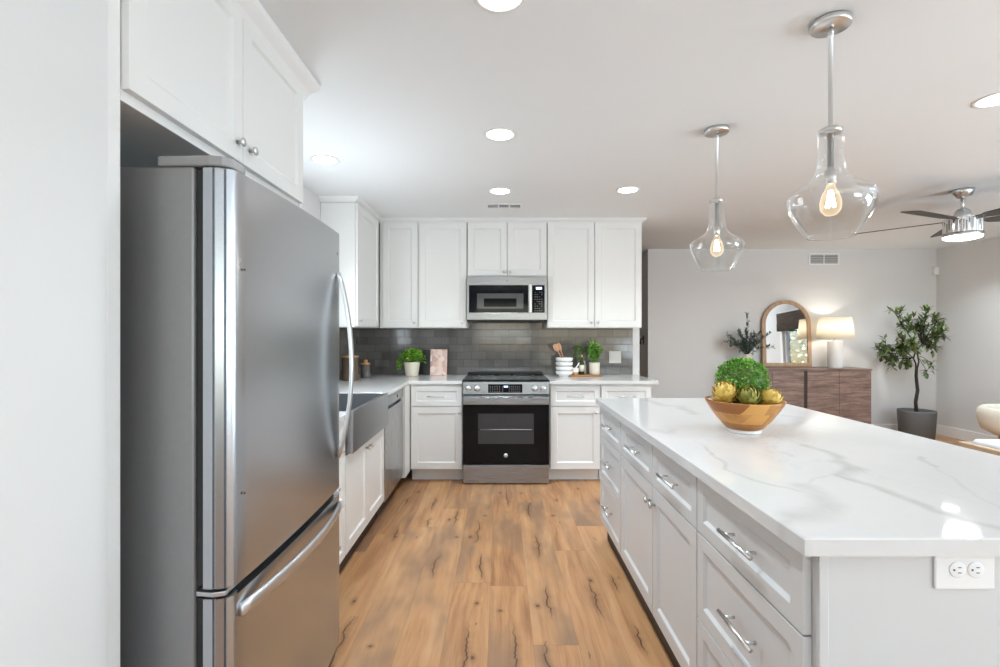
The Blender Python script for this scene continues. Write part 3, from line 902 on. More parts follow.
# cooktop
ct = MB().box(-0.004, RW + 0.004, 0.020, 0.690, 0.9075, 0.916).build('cooktop', M['black_glass'], rg, 0.003)
for (bx_, by_, br) in ((0.19, 0.20, 0.105), (0.56, 0.20, 0.085), (0.19, 0.50, 0.08), (0.56, 0.50, 0.105), (0.375, 0.52, 0.05)):
    MB().lathe([(br, 0.0), (br, 0.0004), (br - 0.003, 0.0004), (br - 0.003, 0.0)], (bx_, by_, 0.9162), 40, closed=True).build('burner_ring', M['grey_plastic'], ct)
MB().box(0.0, RW, 0.655, 0.700, 0.917, 0.938).build('rear_vent', M['black'], rg, 0.004)
# sloped control panel
pm = MB()
pf = [(0.022, 0.906), (0.004, 0.898), (0.0, 0.792), (0.035, 0.792), (0.035, 0.894), (0.040, 0.906)]
v = [(0.0, y, z) for y, z in pf] + [(RW, y, z) for y, z in pf]
n = len(pf)
pm.add(v, [tuple(range(n)), tuple(range(2 * n - 1, n - 1, -1))] + [(i, (i + 1) % n, n + (i + 1) % n, n + i) for i in range(n)])
pan = pm.build('control_panel', M['steel_h'], rg, 0.002)
dis = MB().box(0.222, 0.522, -0.0030, 0.012, 0.806, 0.880).build('display', M['black_glass'], pan, 0.001)
MB().box(0.360, 0.395, -0.0036, -0.0030, 0.853, 0.866).build('clock_digits', M['display'], dis)
rr = random.Random(3)
pr = MB(); pr2 = MB()
for i in range(6):
    for j in range(4):
        xx = 0.236 + i * 0.0205 if i < 5 else 0.345
        pr.box(xx, xx + 0.008, -0.0034, -0.0030, 0.815 + j * 0.015, 0.8172 + j * 0.015)
for i in range(6):
    for j in range(4):
        xx = 0.405 + i * 0.018
        pr2.box(xx, xx + 0.007, -0.0034, -0.0030, 0.815 + j * 0.015, 0.8172 + j * 0.015)
pr.build('key_legend', M['print'], dis)
pr2.build('key_legend', M['print'], dis)
for kx in (0.052, 0.127, 0.630, 0.704):
    k = MB().lathe([(0.027, 0.0), (0.027, 0.004), (0.0235, 0.006), (0.0225, 0.024), (0.021, 0.0265), (0.0, 0.0268)], (kx, -0.0005, 0.845), 24, '-y').build('knob', M['handle_steel'], rg)
    MB().box(kx - 0.003, kx + 0.003, -0.030, -0.0262, 0.828, 0.862).build('grip', M['handle_steel'], k, 0.001)
# oven door
MB().box(0.004, RW - 0.004, 0.006, 0.034, 0.781, 0.790).build('vent_gap', M['black'], rg)
door = MB().box(0.002, RW - 0.002, 0.0, 0.034, 0.176, 0.700).build('oven_door', M['black_glass'], rg, 0.003)
MB().box(0.134, 0.622, -0.0012, 0.0, 0.357, 0.622).build('oven_window', M['oven_window'], door)
MB().tube([(0.150, -0.002, 0.483), (0.607, -0.002, 0.483)], 0.0022, 8).build('rack_rail', M['handle_steel'], door)
MB().box(0.150, 0.607, -0.0016, -0.0012, 0.4795, 0.4803).build('rack_line', M['grey_plastic'], door)
logo = MB().lathe([(0.0175, 0.0), (0.0175, 0.0015), (0.0, 0.0018)], (0.3765, 0.0, 0.255), 28, '-y').build('maker_emblem', M['handle_steel'], door)
hd = MB().box(0.002, RW - 0.002, -0.030, 0.012, 0.703, 0.774).build('door_handle', M['steel_h'], rg, 0.006, 3)
sl = MB()
for (a, b_) in ((0.145, 0.195), (0.232, 0.285), (0.298, 0.350), (0.40, 0.455), (0.470, 0.525), (0.570, 0.610)):
    MB().box(a, b_, -0.0312, -0.028, 0.7635, 0.7695).build('vent_slot', M['black'], hd)
MB().box(0.002, RW - 0.002, 0.0, 0.034, 0.010, 0.168).build('drawer', M['steel_h'], rg, 0.004)
for fx_ in (0.05, RW - 0.05):
    for fy_ in (0.08, 0.64):
        MB().lathe([(0.018, 0.0), (0.018, 0.02)], (fx_, fy_, 0.0005), 12).build('foot', M['black'], rg)

# ------------------------------------------------------------------ microwave
mw = thing('microwave', 'stainless over-the-range microwave with black glass door', 'microwave', (-0.313, 4.618, 1.453))
MW = 0.757
MB().box(0.003, MW - 0.003, 0.030, 0.372, 0.006, 0.408).build('body', M['dark_grey'], mw, 0.002)
fr = MB()
fr.box(0, MW, 0.0, 0.030, 0.330, 0.408).box(0, MW, 0.0, 0.030, 0.002, 0.070).box(0, 0.018, 0.0, 0.030, 0.070, 0.330).box(MW - 0.020, MW, 0.0, 0.030, 0.070, 0.330)
fr.build('front_frame', M['steel_h'], mw, 0.002)
d = MB().box(0.018, 0.580, 0.003, 0.029, 0.0705, 0.3295).build('door', M['black_glass'], mw, 0.001)
MB().box(0.095, 0.535, 0.0018, 0.003, 0.108, 0.252).build('window', M['micro_window'], d)
MB().box(0.160, 0.470, 0.0008, 0.0018, 0.125, 0.205).build('inner_window', M['black_glass'], d)
h = MB().box(0.587, 0.611, -0.030, -0.012, 0.068, 0.336)
h.box(0.592, 0.606, -0.012, 0.003, 0.075, 0.095).box(0.592, 0.606, -0.012, 0.003, 0.305, 0.325)
h.build('handle', M['handle_steel'], d, 0.004, 3)
MB().box(0.581, 0.617, 0.004, 0.029, 0.0705, 0.3295).build('handle_strip', M['steel_h'], mw)
cpn = MB().box(0.618, MW - 0.021, 0.003, 0.029, 0.0705, 0.3295).build('control_panel', M['black_glass'], mw, 0.001)
MB().box(0.655, 0.710, 0.0022, 0.003, 0.290, 0.312).build('display', M['display'], cpn)
for j in range(9):
    kp = MB()
    for i in range(4):
        if (i + j) % 5 == 4: continue
        kp.box(0.642 + i * 0.021, 0.651 + i * 0.021, 0.0024, 0.003, 0.086 + j * 0.022, 0.0885 + j * 0.022)
    kp.build('key_row', M['print'], cpn)
MB().lathe([(0.011, 0), (0.011, 0.001), (0.0, 0.0012)], (0.385, 0.0, 0.372), 20, '-y').build('maker_emblem', M['grey_plastic'], mw)
MB().box(0.03, MW - 0.03, 0.02, 0.34, -0.016, 0.005).build('grease_filter', M['black'], mw, 0.004)

# ------------------------------------------------------------------ refrigerator (bottom freezer), faces +X
fg = thing('refrigerator', 'large stainless bottom-freezer refrigerator in the white surround', 'refrigerator', (0, 0, 0))
fy0, fy1 = 1.172, 1.985
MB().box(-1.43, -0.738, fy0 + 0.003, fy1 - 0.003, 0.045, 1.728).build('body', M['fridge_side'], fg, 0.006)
def door_plan():
    """plan outline of a door: straight flank, ribbed corner, gently convex front"""
    bulge = lambda y: -0.648 + 0.012 * (1 - ((y - (fy0 + fy1) / 2) / ((fy1 - fy0) / 2)) ** 2)
    xb = -0.716
    p = [(xb, fy0 + 0.002), (-0.693, fy0 + 0.001), (-0.6915, fy0 + 0.006), (-0.6875, fy0 + 0.006), (-0.6855, fy0), (-0.668, fy0 + 0.006), (-0.6665, fy0 + 0.012), (-0.6640, fy0 + 0.012), (-0.6625, fy0 + 0.008), (-0.656, fy0 + 0.013), (-0.650, fy0 + 0.020)]
    k = 20
    for i in range(k + 1):
        y = fy0 + 0.03 + (fy1 - fy0 - 0.06) * i / k
        p.append((bulge(y), y))
    p += [(-0.649, fy1 - 0.019), (-0.654, fy1 - 0.011), (-0.662, fy1 - 0.005), (-0.672, fy1 - 0.001), (-0.682, fy1), (xb, fy1)]
    return p
P_ = door_plan()
def fridge_door(name, z0, z1):
    o = MB().prism(P_, z0, z1).build(name, M['steel_door'], fg)
    for p in o.data.polygons:
        if abs(p.normal.z) < 0.5: p.use_smooth = True
    o.data.set_sharp_from_angle(angle=R(38)) if hasattr(o.data, 'set_sharp_from_angle') else None
    return o
ud = fridge_door('refrigerator_door', 0.708, 1.725)
fd = fridge_door('freezer_drawer', 0.085, 0.684)
MB().box(-0.737, -0.717, fy0 + 0.012, fy1 - 0.012, 0.09, 0.682).build('gasket', M['black'], fd)
MB().box(-0.737, -0.717, fy0 + 0.012, fy1 - 0.012, 0.712, 1.722).build('gasket', M['black'], ud)
# recessed lip between doors
MB().box(-0.735, -0.672, fy0 + 0.02, fy1 - 0.02, 0.686, 0.706).build('gap_liner', M['black'], fg)
# hinge cover on top, near corner
hc = MB().prism([(-0.830, fy0 + 0.004), (-0.700, fy0 - 0.002), (-0.672, fy0 + 0.004), (-0.655, fy0 + 0.022), (-0.655, fy0 + 0.085), (-0.74, fy0 + 0.12), (-0.83, fy0 + 0.12)], 1.7295, 1.755)
hc.build('hinge_cover', M['grey_plastic'], fg, 0.006, 3)
MB().prism([(-0.735, fy0 + 0.004), (-0.690, fy0 - 0.003), (-0.664, fy0 + 0.006), (-0.664, fy0 + 0.06), (-0.735, fy0 + 0.06)], 0.690, 0.702).build('hinge', M['handle_steel'], fg, 0.002)
# bow handle of the door: bands that arch away from the door
def bow(pts, wdir, wid, th, name, parent):
    """pts centreline; wdir width direction; thickness along the other axis"""
    m = MB(); v = []; f = []
    pts = [Vector(p) for p in pts]; wd = Vector(wdir)
    for i, p in enumerate(pts):
        d = (pts[min(i + 1, len(pts) - 1)] - pts[max(i - 1, 0)]).normalized()
        nn = d.cross(wd).normalized()
        for a, b_ in ((-1, -.6), (-.7, -1), (.7, -1), (1, -.6), (1, .6), (.7, 1), (-.7, 1), (-1, .6)):
            v.append(p + wd * (wid / 2 * a) + nn * (th / 2 * b_))
    for i in range(len(pts) - 1):
        for k in range(8):
            l = (k + 1) % 8
            f.append((i * 8 + k, i * 8 + l, (i + 1) * 8 + l, (i + 1) * 8 + k))
    f.append(tuple(range(7, -1, -1))); f.append(tuple((len(pts) - 1) * 8 + k for k in range(8)))
    m.add(v, f, True)
    return m.build(name, M['handle_steel'], parent)
hp = []
for i in range(17):
    t = i / 16; s = math.sin(PI * t) ** 0.8
    hp.append((-0.640 + 0.054 * s, 1.925, 0.835 + (1.565 - 0.835) * t))
bow(hp, (0, 1, 0), 0.026, 0.014, 'handle', ud)
hp = []
for i in range(17):
    t = i / 16; s = math.sin(PI * t) ** 0.8
    hp.append((-0.641 + 0.046 * s, 1.205 + (1.945 - 1.205) * t, 0.640 + 0.012 * s))
bow(hp, (0, 0, 1), 0.032, 0.014, 'handle', fd)
for zz in (1.485, 0.925):
    MB().lathe([(0.0035, 0), (0.003, 0.002), (0, 0.0025)], (-0.6415, 1.222, zz), 10, 'x').build('screw_cap', M['dark_grey'], ud)
# small maker badge strip (too small to read)
bd = MB()
for i in range(7): bd.box(-0.6460, -0.6448, 1.86 + i * 0.011, 1.867 + i * 0.011, 1.636, 1.648)
bd.build('maker_badge', M['dark_grey'], ud)
MB().box(-0.78, -0.665, fy0 + 0.02, fy1 - 0.02, 0.02, 0.08).build('kick_grille', M['dark_grey'], fg, 0.004)
for yy in (fy0 + 0.05, fy1 - 0.05):
    MB().lathe([(0.02, 0), (0.02, 0.02)], (-0.70, yy, 0.0005), 12).build('foot', M['grey_plastic'], fg)
    MB().lathe([(0.02, 0), (0.02, 0.044)], (-1.38, yy, 0.0005), 12).build('foot', M['grey_plastic'], fg)

# ------------------------------------------------------------------ ceiling lights, vents
LP = [(0.0, 1.60, 'recessed ceiling light cut by the top edge, above the aisle'),
      (0.0, 2.72, 'middle recessed light of the row above the aisle'),
      (0.0, 3.80, 'recessed ceiling light just in front of the ceiling vent'),
      (-1.12, 3.12, 'recessed ceiling light above the side counter, beside the refrigerator cabinet'),
      (0.99, 3.77, 'recessed ceiling light in front of the right upper cabinet'),
      (2.36, 2.31, 'recessed ceiling light at the edge of the view beyond the pendants'),
      (5.03, 5.44, 'recessed ceiling light behind the ceiling fan, near the wall corner'),
      (0.0, 0.2, None), (0.0, -1.4, None), (2.6, 0.2, None), (2.6, -1.6, None), (4.6, 0.0, None), (4.7, -1.8, None)]  # unlabelled entries: fill lamps added out of view, no fixtures
for i, (lx, ly, lab) in enumerate(LP):
    if lab:
        t = thing('recessed_light', lab, 'ceiling light', (lx, ly, ZC), 0, 'recessed ceiling lights')
        MB().lathe([(0.071, -0.0005), (0.076, -0.0045), (0.090, -0.0035), (0.092, -0.0005)], (0, 0, 0), 36, closed=True).build('trim_ring', M['trim'], t)
        MB().lathe([(0.070, -0.0008), (0.070, -0.003), (0.0, -0.0032)], (0, 0, 0), 36).build('lens', M['light'], t)
    area('downlight', (lx, ly, ZC - 0.008), (0, 0, 0), 0.13, 0.13, (3.4 if ly > 2.5 and lx < 2 else 5.5) if lab else (2.0 if lx < 3 else 9), (0.86, 0.94, 1.0), 'DISK', 115 if ly > 1 else 180)

def vent(name, label, loc, rot, wdt, hgt, n, split):
    t = thing(name, label, 'air vent', loc)
    t.rotation_euler = rot
    m = MB(); b_ = 0.02
    m.box(-wdt / 2, wdt / 2, -0.008, -0.0005, -hgt / 2, -hgt / 2 + b_).box(-wdt / 2, wdt / 2, -0.008, -0.0005, hgt / 2 - b_, hgt / 2)
    m.box(-wdt / 2, -wdt / 2 + b_, -0.008, -0.0005, -hgt / 2 + b_, hgt / 2 - b_).box(wdt / 2 - b_, wdt / 2, -0.008, -0.0005, -hgt / 2 + b_, hgt / 2 - b_)
    cells = split
    cw = (wdt - 2 * b_) / cells
    for k in range(1, cells): m.box(-wdt / 2 + b_ + cw * k - 0.006, -wdt / 2 + b_ + cw * k + 0.006, -0.007, -0.001, -hgt / 2 + b_, hgt / 2 - b_)
    m.build('frame', M['trim'], t, 0.001)
    MB().box(-wdt / 2 + b_, wdt / 2 - b_, -0.0018, -0.0004, -hgt / 2 + b_, hgt / 2 - b_).build('backing', M['vent_grey'], t)
    s = MB()
    for k in range(n):
        z = -hgt / 2 + b_ + (hgt - 2 * b_) * (k + 0.5) / n
        s.add([(-wdt / 2 + b_, -0.007, z - 0.004), (wdt / 2 - b_, -0.007, z - 0.004), (wdt / 2 - b_, -0.002, z + 0.001), (-wdt / 2 + b_, -0.002, z + 0.001)], [(0, 1, 2, 3)])
    s.build('louvre', M['trim'], t)
    return t
vent('ceiling_vent', 'small three-section white air vent in the ceiling before the cabinets', (0.035, 4.23, ZC - 0.0005), (R(90), 0, R(180)), 0.32, 0.15, 4, 3)
vent('wall_vent', 'white two-section return air vent high on the grey wall', (4.262, YG - 0.0005, 2.303), (0, 0, 0), 0.40, 0.155, 5, 2)

# ------------------------------------------------------------------ pendants
def pendant(lx, ly, label):
    t = thing('pendant_light', label, 'pendant light', (lx, ly, ZC), 0, 'glass pendants over the island')
    MB().lathe([(0.0, -0.0005), (0.062, -0.0005), (0.064, -0.006), (0.064, -0.020), (0.060, -0.024), (0.0, -0.025)], (0, 0, 0), 40).build('canopy', M['nickel'], t)
    MB().lathe([(0.010, -0.025), (0.010, -0.055), (0.0075, -0.058), (0.0075, -0.375), (0.010, -0.378), (0.010, -0.385), (0.0, -0.386)], (0, 0, 0), 16).build('rod', M['nickel'], t)
    zt = -0.382
    cap = MB().lathe([(0.0, zt + 0.004), (0.028, zt + 0.003), (0.034, zt - 0.004), (0.034, zt - 0.018), (0.0, zt - 0.019)], (0, 0, 0), 28).build('cap', M['nickel'], t)
    MB().lathe([(0.010, zt - 0.019), (0.010, zt - 0.145), (0.018, zt - 0.149), (0.018, zt - 0.196), (0.014, zt - 0.200), (0.0, zt - 0.200)], (0, 0, 0), 20).build('socket', M['nickel'], t)
    outer = [(0.034, 0.0), (0.040, -0.004), (0.042, -0.012), (0.0405, -0.050), (0.041, -0.105), (0.044, -0.140), (0.052, -0.165), (0.068, -0.187),
             (0.095, -0.206), (0.118, -0.220), (0.134, -0.233), (0.1385, -0.240), (0.1390, -0.250), (0.136, -0.270), (0.128, -0.295), (0.114, -0.325), (0.097, -0.354), (0.080, -0.378), (0.074, -0.386)]
    outer = [(r_, zt + z_) for r_, z_ in outer]
    inner = [(r_ - 0.0035, z_ + (0.001 if z_ < zt - 0.2 else -0.002)) for r_, z_ in outer]
    g = MB().lathe(outer + inner[::-1], (0, 0, 0), 64, closed=True)
    g.build('glass_shade', M['glass'], t)
    zb_ = zt - 0.200
    b = MB().lathe([(0.013, zb_), (0.014, zb_ - 0.010), (0.027, zb_ - 0.036), (0.034, zb_ - 0.064), (0.032, zb_ - 0.090), (0.018, zb_ - 0.108), (0.0, zb_ - 0.113)], (0, 0, 0), 24).build('bulb', M['bulb'], t)
    fm = MB()
    for k in range(6):
        a = 2 * PI * k / 6
        fm.tube([(0.006 * math.cos(a), 0.006 * math.sin(a), zb_ - 0.022), (0.015 * math.cos(a + .3), 0.015 * math.sin(a + .3), zb_ - 0.080)], 0.0014, 6)
    fm.build('filament', M['filament'], b)
    return t
pendant(1.178, 1.735, 'nearer and larger-looking of the two clear glass pendants over the island')
pendant(1.180, 2.650, 'farther and smaller-looking of the two clear glass pendants over the island')

# ------------------------------------------------------------------ ceiling fan
fan = thing('ceiling_fan', 'nickel ceiling fan with dark blades and a lit round lens', 'ceiling fan', (3.58, 3.77, ZC))
MB().lathe([(0.0, -0.0005), (0.072, -0.0005), (0.070, -0.020), (0.055, -0.048), (0.030, -0.062), (0.0, -0.063)], (0, 0, 0), 32).build('canopy', M['nickel'], fan)
MB().lathe([(0.012, -0.062), (0.012, -0.150)], (0, 0, 0), 14).build('downrod', M['nickel'], fan)
MB().lathe([(0.0, -0.145), (0.026, -0.146), (0.045, -0.165), (0.060, -0.200), (0.066, -0.222), (0.0, -0.223)], (0, 0, 0), 28).build('motor_dome', M['nickel'], fan)
rib = []
dm = MB()
prof = []
nn = 96
vv, ff = [], []
for zz in (-0.223, -0.226, -0.335, -0.340):
    for k in range(nn):
        a = 2 * PI * k / nn
        r_ = 0.112 + (0.004 if k % 4 < 2 else 0.0)
        if zz in (-0.340,): r_ = 0.122
        vv.append((r_ * math.cos(a), r_ * math.sin(a), zz))
for i in range(3):
    for k in range(nn):
        l = (k + 1) % nn; ff.append((i * nn + k, i * nn + l, (i + 1) * nn + l, (i + 1) * nn + k))
ff.append(tuple(range(nn - 1, -1, -1))); ff.append(tuple(3 * nn + k for k in range(nn)))
dm.add(vv, ff).build('motor_drum', M['chrome'], fan)
MB().lathe([(0.122, -0.3405), (0.122, -0.360), (0.118, -0.3605), (0.0, -0.3606)], (0, 0, 0), 48).build('light_ring', M['nickel'], fan)
MB().lathe([(0.117, -0.361), (0.114, -0.374), (0.085, -0.384), (0.0, -0.389)], (0, 0, 0), 48).build('light_lens', M['fan_light'], fan)
def blade(ang):
    a = R(ang); ca, sa = math.cos(a), math.sin(a); pitch = R(9.2)
    out = []
    for (r_, w_) in ((0.115, 0.030), (0.160, 0.034), (0.20, 0.055), (0.40, 0.062), (0.60, 0.066), (0.68, 0.064), (0.695, 0.050)):
        out.append((r_, w_))
    v = []
    for dz in (0.003, -0.003):
        for r_, w_ in out:
            for s in (1, -1):
                x, y, z = r_, s * w_, -s * w_ * math.sin(pitch) + dz
                v.append((x * ca - y * sa, x * sa + y * ca, z - 0.235))
    n_ = len(out) * 2; f = []
    for i in range(len(out) - 1):
        k = i * 2
        f.append((k, k + 1, k + 3, k + 2)); f.append((n_ + k, n_ + k + 2, n_ + k + 3, n_ + k + 1))
        f.append((k, k + 2, n_ + k + 2, n_ + k)); f.append((k + 1, n_ + k + 1, n_ + k + 3, k + 3))
    f.append((0, n_, n_ + 1, 1)); k = n_ - 2; f.append((k, k + 1, n_ + k + 1, n_ + k))
    return MB().add(v, f).build('blade', M['fan_blade'], fan)
for k in range(5): blade(59 + 72 * k)
area('fan_lamp', (3.58, 3.77, ZC - 0.394), (0, 0, 0), 0.2, 0.2, 20, (0.88, 0.94, 1.0), 'DISK')

# ------------------------------------------------------------------ outlets, switches, sensor
op = thing('outlet_plate', 'white double-socket outlet on the island end panel', 'outlet', (0.966, 1.0172, 0.831))
MB().box(-0.062, 0.062, -0.006, 0.0, -0.038, 0.0375).build('cover_plate', M['white_plastic'], op, 0.003)
for sx_ in (-0.017, 0.021):
    s_ = MB().lathe([(0.0165, 0.006), (0.0165, 0.0078), (0.0155, 0.0082), (0.0, 0.0082)], (sx_, 0, 0.004), 28, '-y').build('socket', M['white_plastic'], op)
    q = MB().box(sx_ + 0.000, sx_ + 0.007, -0.0086, -0.0080, 0.008, 0.0098).box(sx_ + 0.000, sx_ + 0.007, -0.0086, -0.0080, -0.003, -0.0012)
    q.box(sx_ - 0.010, sx_ - 0.006, -0.0086, -0.0080, 0.002, 0.0055)
    q.build('slot', M['dark_grey'], s_)
sw = thing('switch_plate', 'square pale two-gang switch plate on the tile backsplash', 'switch', (1.178, YK - 0.0095, 1.084))
MB().box(-0.062, 0.062, -0.006, 0.0, -0.062, 0.062).build('cover_plate', M['almond'], sw, 0.003)
for sx_ in (-0.023, 0.023): MB().box(sx_ - 0.016, sx_ + 0.016, -0.009, -0.006, -0.034, 0.034).build('rocker', M['almond'], sw, 0.002)
tag(MB().box(5.685, 5.745 - 0.001, YG - 0.045, YG - 0.001, 2.09, 2.20).build('motion_sensor', M['white_plastic'], None, 0.008, 3), 'small white motion sensor high in the grey wall corner', 'sensor')
hk = thing('door_lever', 'small black fitting on the dark hallway wall beyond the counter', 'wall fitting', (1.9475, 6.60, 1.235))
MB().box(-0.010, -0.0005, -0.016, 0.016, -0.060, 0.060).build('back_plate', M['black'], hk, 0.004)
MB().tube([(-0.010, 0, 0.02), (-0.045, 0, 0.015), (-0.050, -0.01, -0.055)], [0.009, 0.010, 0.012], 10).build('lever', M['black'], hk)
ro = thing('outlet_plate', 'white outlet low on the right grey wall beside the cream armchair', 'outlet', (5.7445, 5.72, 0.43), -90)
MB().box(-0.036, 0.036, -0.006, 0.0, -0.058, 0.058).build('cover_plate', M['white_plastic'], ro, 0.003)
for dz in (-0.022, 0.022): MB().box(-0.017, 0.017, -0.008, -0.006, dz - 0.014, dz + 0.014).build('socket', M['white_plastic'], ro, 0.002)

# ------------------------------------------------------------------ foliage helper
def rand_dir(r_):
    while True:
        v = Vector((r_.uniform(-1, 1), r_.uniform(-1, 1), r_.uniform(-1, 1)))
        if 0.05 < v.length < 1: return v.normalized()

# ------------------------------------------------------------------ left counter: jars, herb pot, book
def canister(x, y, r_, h_, label, mat):
    t = thing('canister', label, 'canister', (x, y, 0.9062), 0, 'smoked jars in the corner')
    MB().lathe([(0.0, 0.0), (r_ * .95, 0.0), (r_, 0.006), (r_, h_), (r_ - 0.004, h_), (r_ - 0.004, 0.008), (0.0, 0.008)], (0, 0, 0), 36).build('jar', mat, t)
    l = MB().lathe([(0.0, h_ + 0.0005), (r_ * 1.0, h_ + 0.0005), (r_ * 1.01, h_ + 0.004), (r_, h_ + 0.014), (0.0, h_ + 0.015)], (0, 0, 0), 36).build('lid', M['lid_wood'], t)
    MB().lathe([(0.0, h_ + 0.014), (0.015, h_ + 0.015), (0.018, h_ + 0.022), (0.018, h_ + 0.040), (0.012, h_ + 0.045), (0.0, h_ + 0.045)], (0, 0, 0), 20).build('lid_knob', M['lid_wood'], l)
canister(-1.340, 4.36, 0.072, 0.205, 'tall brown smoked canister with wooden lid behind the refrigerator handle', M['copper_jar'])
canister(-1.275, 4.62, 0.044, 0.125, 'small grey smoked canister with wooden lid in the counter corner', M['smoke_glass'])

def pot(name, label, loc, r0, r1, h_, mat):
    t = thing(name, label, 'potted plant', loc)
    MB().lathe([(0.0, 0.0), (r0 * .92, 0.0), (r0, 0.004), (r0 + (r1 - r0) * .3, h_ * .3), (r1, h_ * .9), (r1, h_), (r1 - 0.006, h_), (r1 - 0.008, h_ * .85), (r0 - 0.004, 0.012), (0.0, 0.012)], (0, 0, 0), 36).build('pot', mat, t)
    MB().lathe([(0.0, h_ * .86), (r1 - 0.009, h_ * .86), (r1 - 0.009, h_ * .88), (0.0, h_ * .90)], (0, 0, 0), 24).build('soil', M['soil'], t)
    return t
t = pot('potted_herb', 'cream pot of bright green leafy herb beside the cookbook', (-0.868, 4.80, 0.9062), 0.060, 0.078, 0.140, M['cream_ceramic'])
r_ = random.Random(11)
m = MB(); st = MB()
for k in range(420):
    d_ = rand_dir(r_); d_.z = abs(d_.z) * 0.8 + (-0.25 if r_.random() < 0.25 else 0)
    rad = r_.uniform(0.55, 1.0)
    c = Vector((d_.x * 0.125 * rad, d_.y * 0.115 * rad, 0.165 + d_.z * 0.115 * rad))
    leaf_quad(m, c, (d_ + rand_dir(r_) * 0.6), Vector((0, 0, 1)), r_.uniform(0.028, 0.042), r_.uniform(0.020, 0.030), 0.1)
    if k % 6 == 0: st.tube([(c.x * .25, c.y * .25, 0.118), (c.x * .7, c.y * .7, 0.118 + (c.z - .118) * .6), c], 0.0013, 5)
for k in range(60):
    c = Vector((-0.085 - r_.uniform(0, .05), r_.uniform(-.04, .04), 0.10 + r_.uniform(-.02, .07)))
    leaf_quad(m, c, Vector((-.6, r_.uniform(-.5, .5), -.6)), Vector((0, 0, 1)), 0.035, 0.024)
m.build('foliage', M['leaf_herb'], t); st.build('stems', M['leaf_herb'], t)

def book(label):
    t = thing('cookbook', label, 'book', (-0.615, 4.86, 0.9075))
    rt = Matrix.Rotation(R(-9), 4, 'X')
    def bxr(x0, x1, y0, y1, z0, z1):
        b = MB().box(x0, x1, y0, y1, z0, z1); b.v = [tuple(rt @ Vector(p)) for p in b.v]; return b
    bxr(-0.083, 0.083, 0.0, 0.003, 0.0, 0.262).build('front_cover', M['cover'], t)
    bxr(-0.081, 0.081, 0.0032, 0.020, 0.002, 0.259).build('pages', M['paper'], t)
    bxr(-0.083, 0.083, 0.0202, 0.023, 0.0, 0.262).build('back_cover', M['cover'], t)
book('pale pink illustrated cookbook leaning against the tile backsplash')
t = MB()
rt = Matrix.Rotation(R(-7), 4, 'X')
t.box(-0.160, 0.075, 0.0, 0.012, 0.0, 0.252); t.v = [tuple(rt @ Vector(p)) for p in t.v]
o = t.build('slate_board', M['black'], None, 0.003); o.location = (-0.620, 4.912, 0.9085)
tag(o, 'dark board leaning on the backsplash behind the cookbook', 'board')

# ------------------------------------------------------------------ right counter: bowls, spoons, mortar, tray, bottle, pot
bxx, byy = 0.625, 4.74
labs = ['bottom white bowl of the stack beside the range', 'second white bowl from the bottom of the stack beside the range', 'third white bowl from the bottom of the stack beside the range', 'top white bowl of the stack, holding wooden spatulas']
for k in range(4):
    t = thing('stacked_bowl', labs[k], 'bowl', (bxx, byy, 0.9064 + k * 0.0425), 0, 'stacked white bowls')
    MB().lathe([(0.0, 0.0), (0.050, 0.0), (0.052, 0.004), (0.052, 0.014), (0.074, 0.022), (0.081, 0.032), (0.083, 0.048), (0.080, 0.056), (0.074, 0.056), (0.075, 0.044), (0.066, 0.032), (0.045, 0.0245), (0.0, 0.024)], (0, 0, 0), 40).build('bowl_shell', M['ceramic'], t)
for i, (dx, ang, lab, bw) in enumerate(((-0.014, -28, 'broad wooden spatula leaning left in the top bowl', 0.024), (0.004, -20, 'wooden spoon beside the spatula in the top bowl', 0.019))):
    t = thing('wooden_spatula' if i == 0 else 'wooden_spoon', lab, 'utensil', (bxx + dx, byy + 0.0 + i * 0.02, 1.0630))
    t.rotation_euler = (0, R(ang), 0)
    h_ = 0.185
    MB().tube([(0, 0, 0), (0, 0, 0.10)], [0.005, 0.006], 10).build('handle', M['spoon_wood'], t)
    pts = [(-0.006, 0.10), (-bw * .8, 0.118), (-bw, 0.15), (-bw * .75, h_ - .012), (0, h_ - .003), (bw * .75, h_ - .012), (bw, 0.15), (bw * .8, 0.118), (0.006, 0.10)]
    mm = MB(); v = [(x, -0.004, z) for x, z in pts] + [(x, 0.004, z) for x, z in pts]; n = len(pts)
    mm.add(v, [tuple(range(n)), tuple(range(2 * n - 1, n - 1, -1))] + [(i2, (i2 + 1) % n, n + (i2 + 1) % n, n + i2) for i2 in range(n)])
    mm.build('blade', M['spoon_wood'], t, 0.002)
tray = tag(MB().box(0.662, 0.985, 4.700, 4.900, 0.9064, 0.9215).build('serving_board', M['board_wood'], None, 0.005, 3), 'flat brown wooden serving board under the pot and bottle', 'serving board')
zt_ = 0.9218
t = thing('mortar', 'small white marble mortar with wooden foot on the serving board', 'mortar', (0.732, 4.765, zt_))
MB().lathe([(0.0, 0.0), (0.031, 0.0), (0.033, 0.004), (0.033, 0.022), (0.0, 0.0225)], (0, 0, 0), 28).build('foot', M['lid_wood'], t)
MB().lathe([(0.0, 0.0228), (0.034, 0.0228), (0.037, 0.03), (0.040, 0.064), (0.036, 0.066), (0.030, 0.045), (0.0, 0.036)], (0, 0, 0), 28).build('cup', M['ceramic'], t)
o = MB().tube([(0, 0, 0), (0, 0, 0.02), (0, 0, 0.055), (0, 0, 0.088)], [0.011, 0.010, 0.0065, 0.0085], 14).build('pestle', M['ceramic'])
o.location = (0.729, 4.765, zt_ + 0.042); o.rotation_euler = (0, R(32), 0); tag(o, 'white pestle standing in the small mortar', 'pestle')
t = thing('oil_bottle', 'dark green oil bottle with pale label between mortar and plant pot', 'bottle', (0.805, 4.80, zt_))
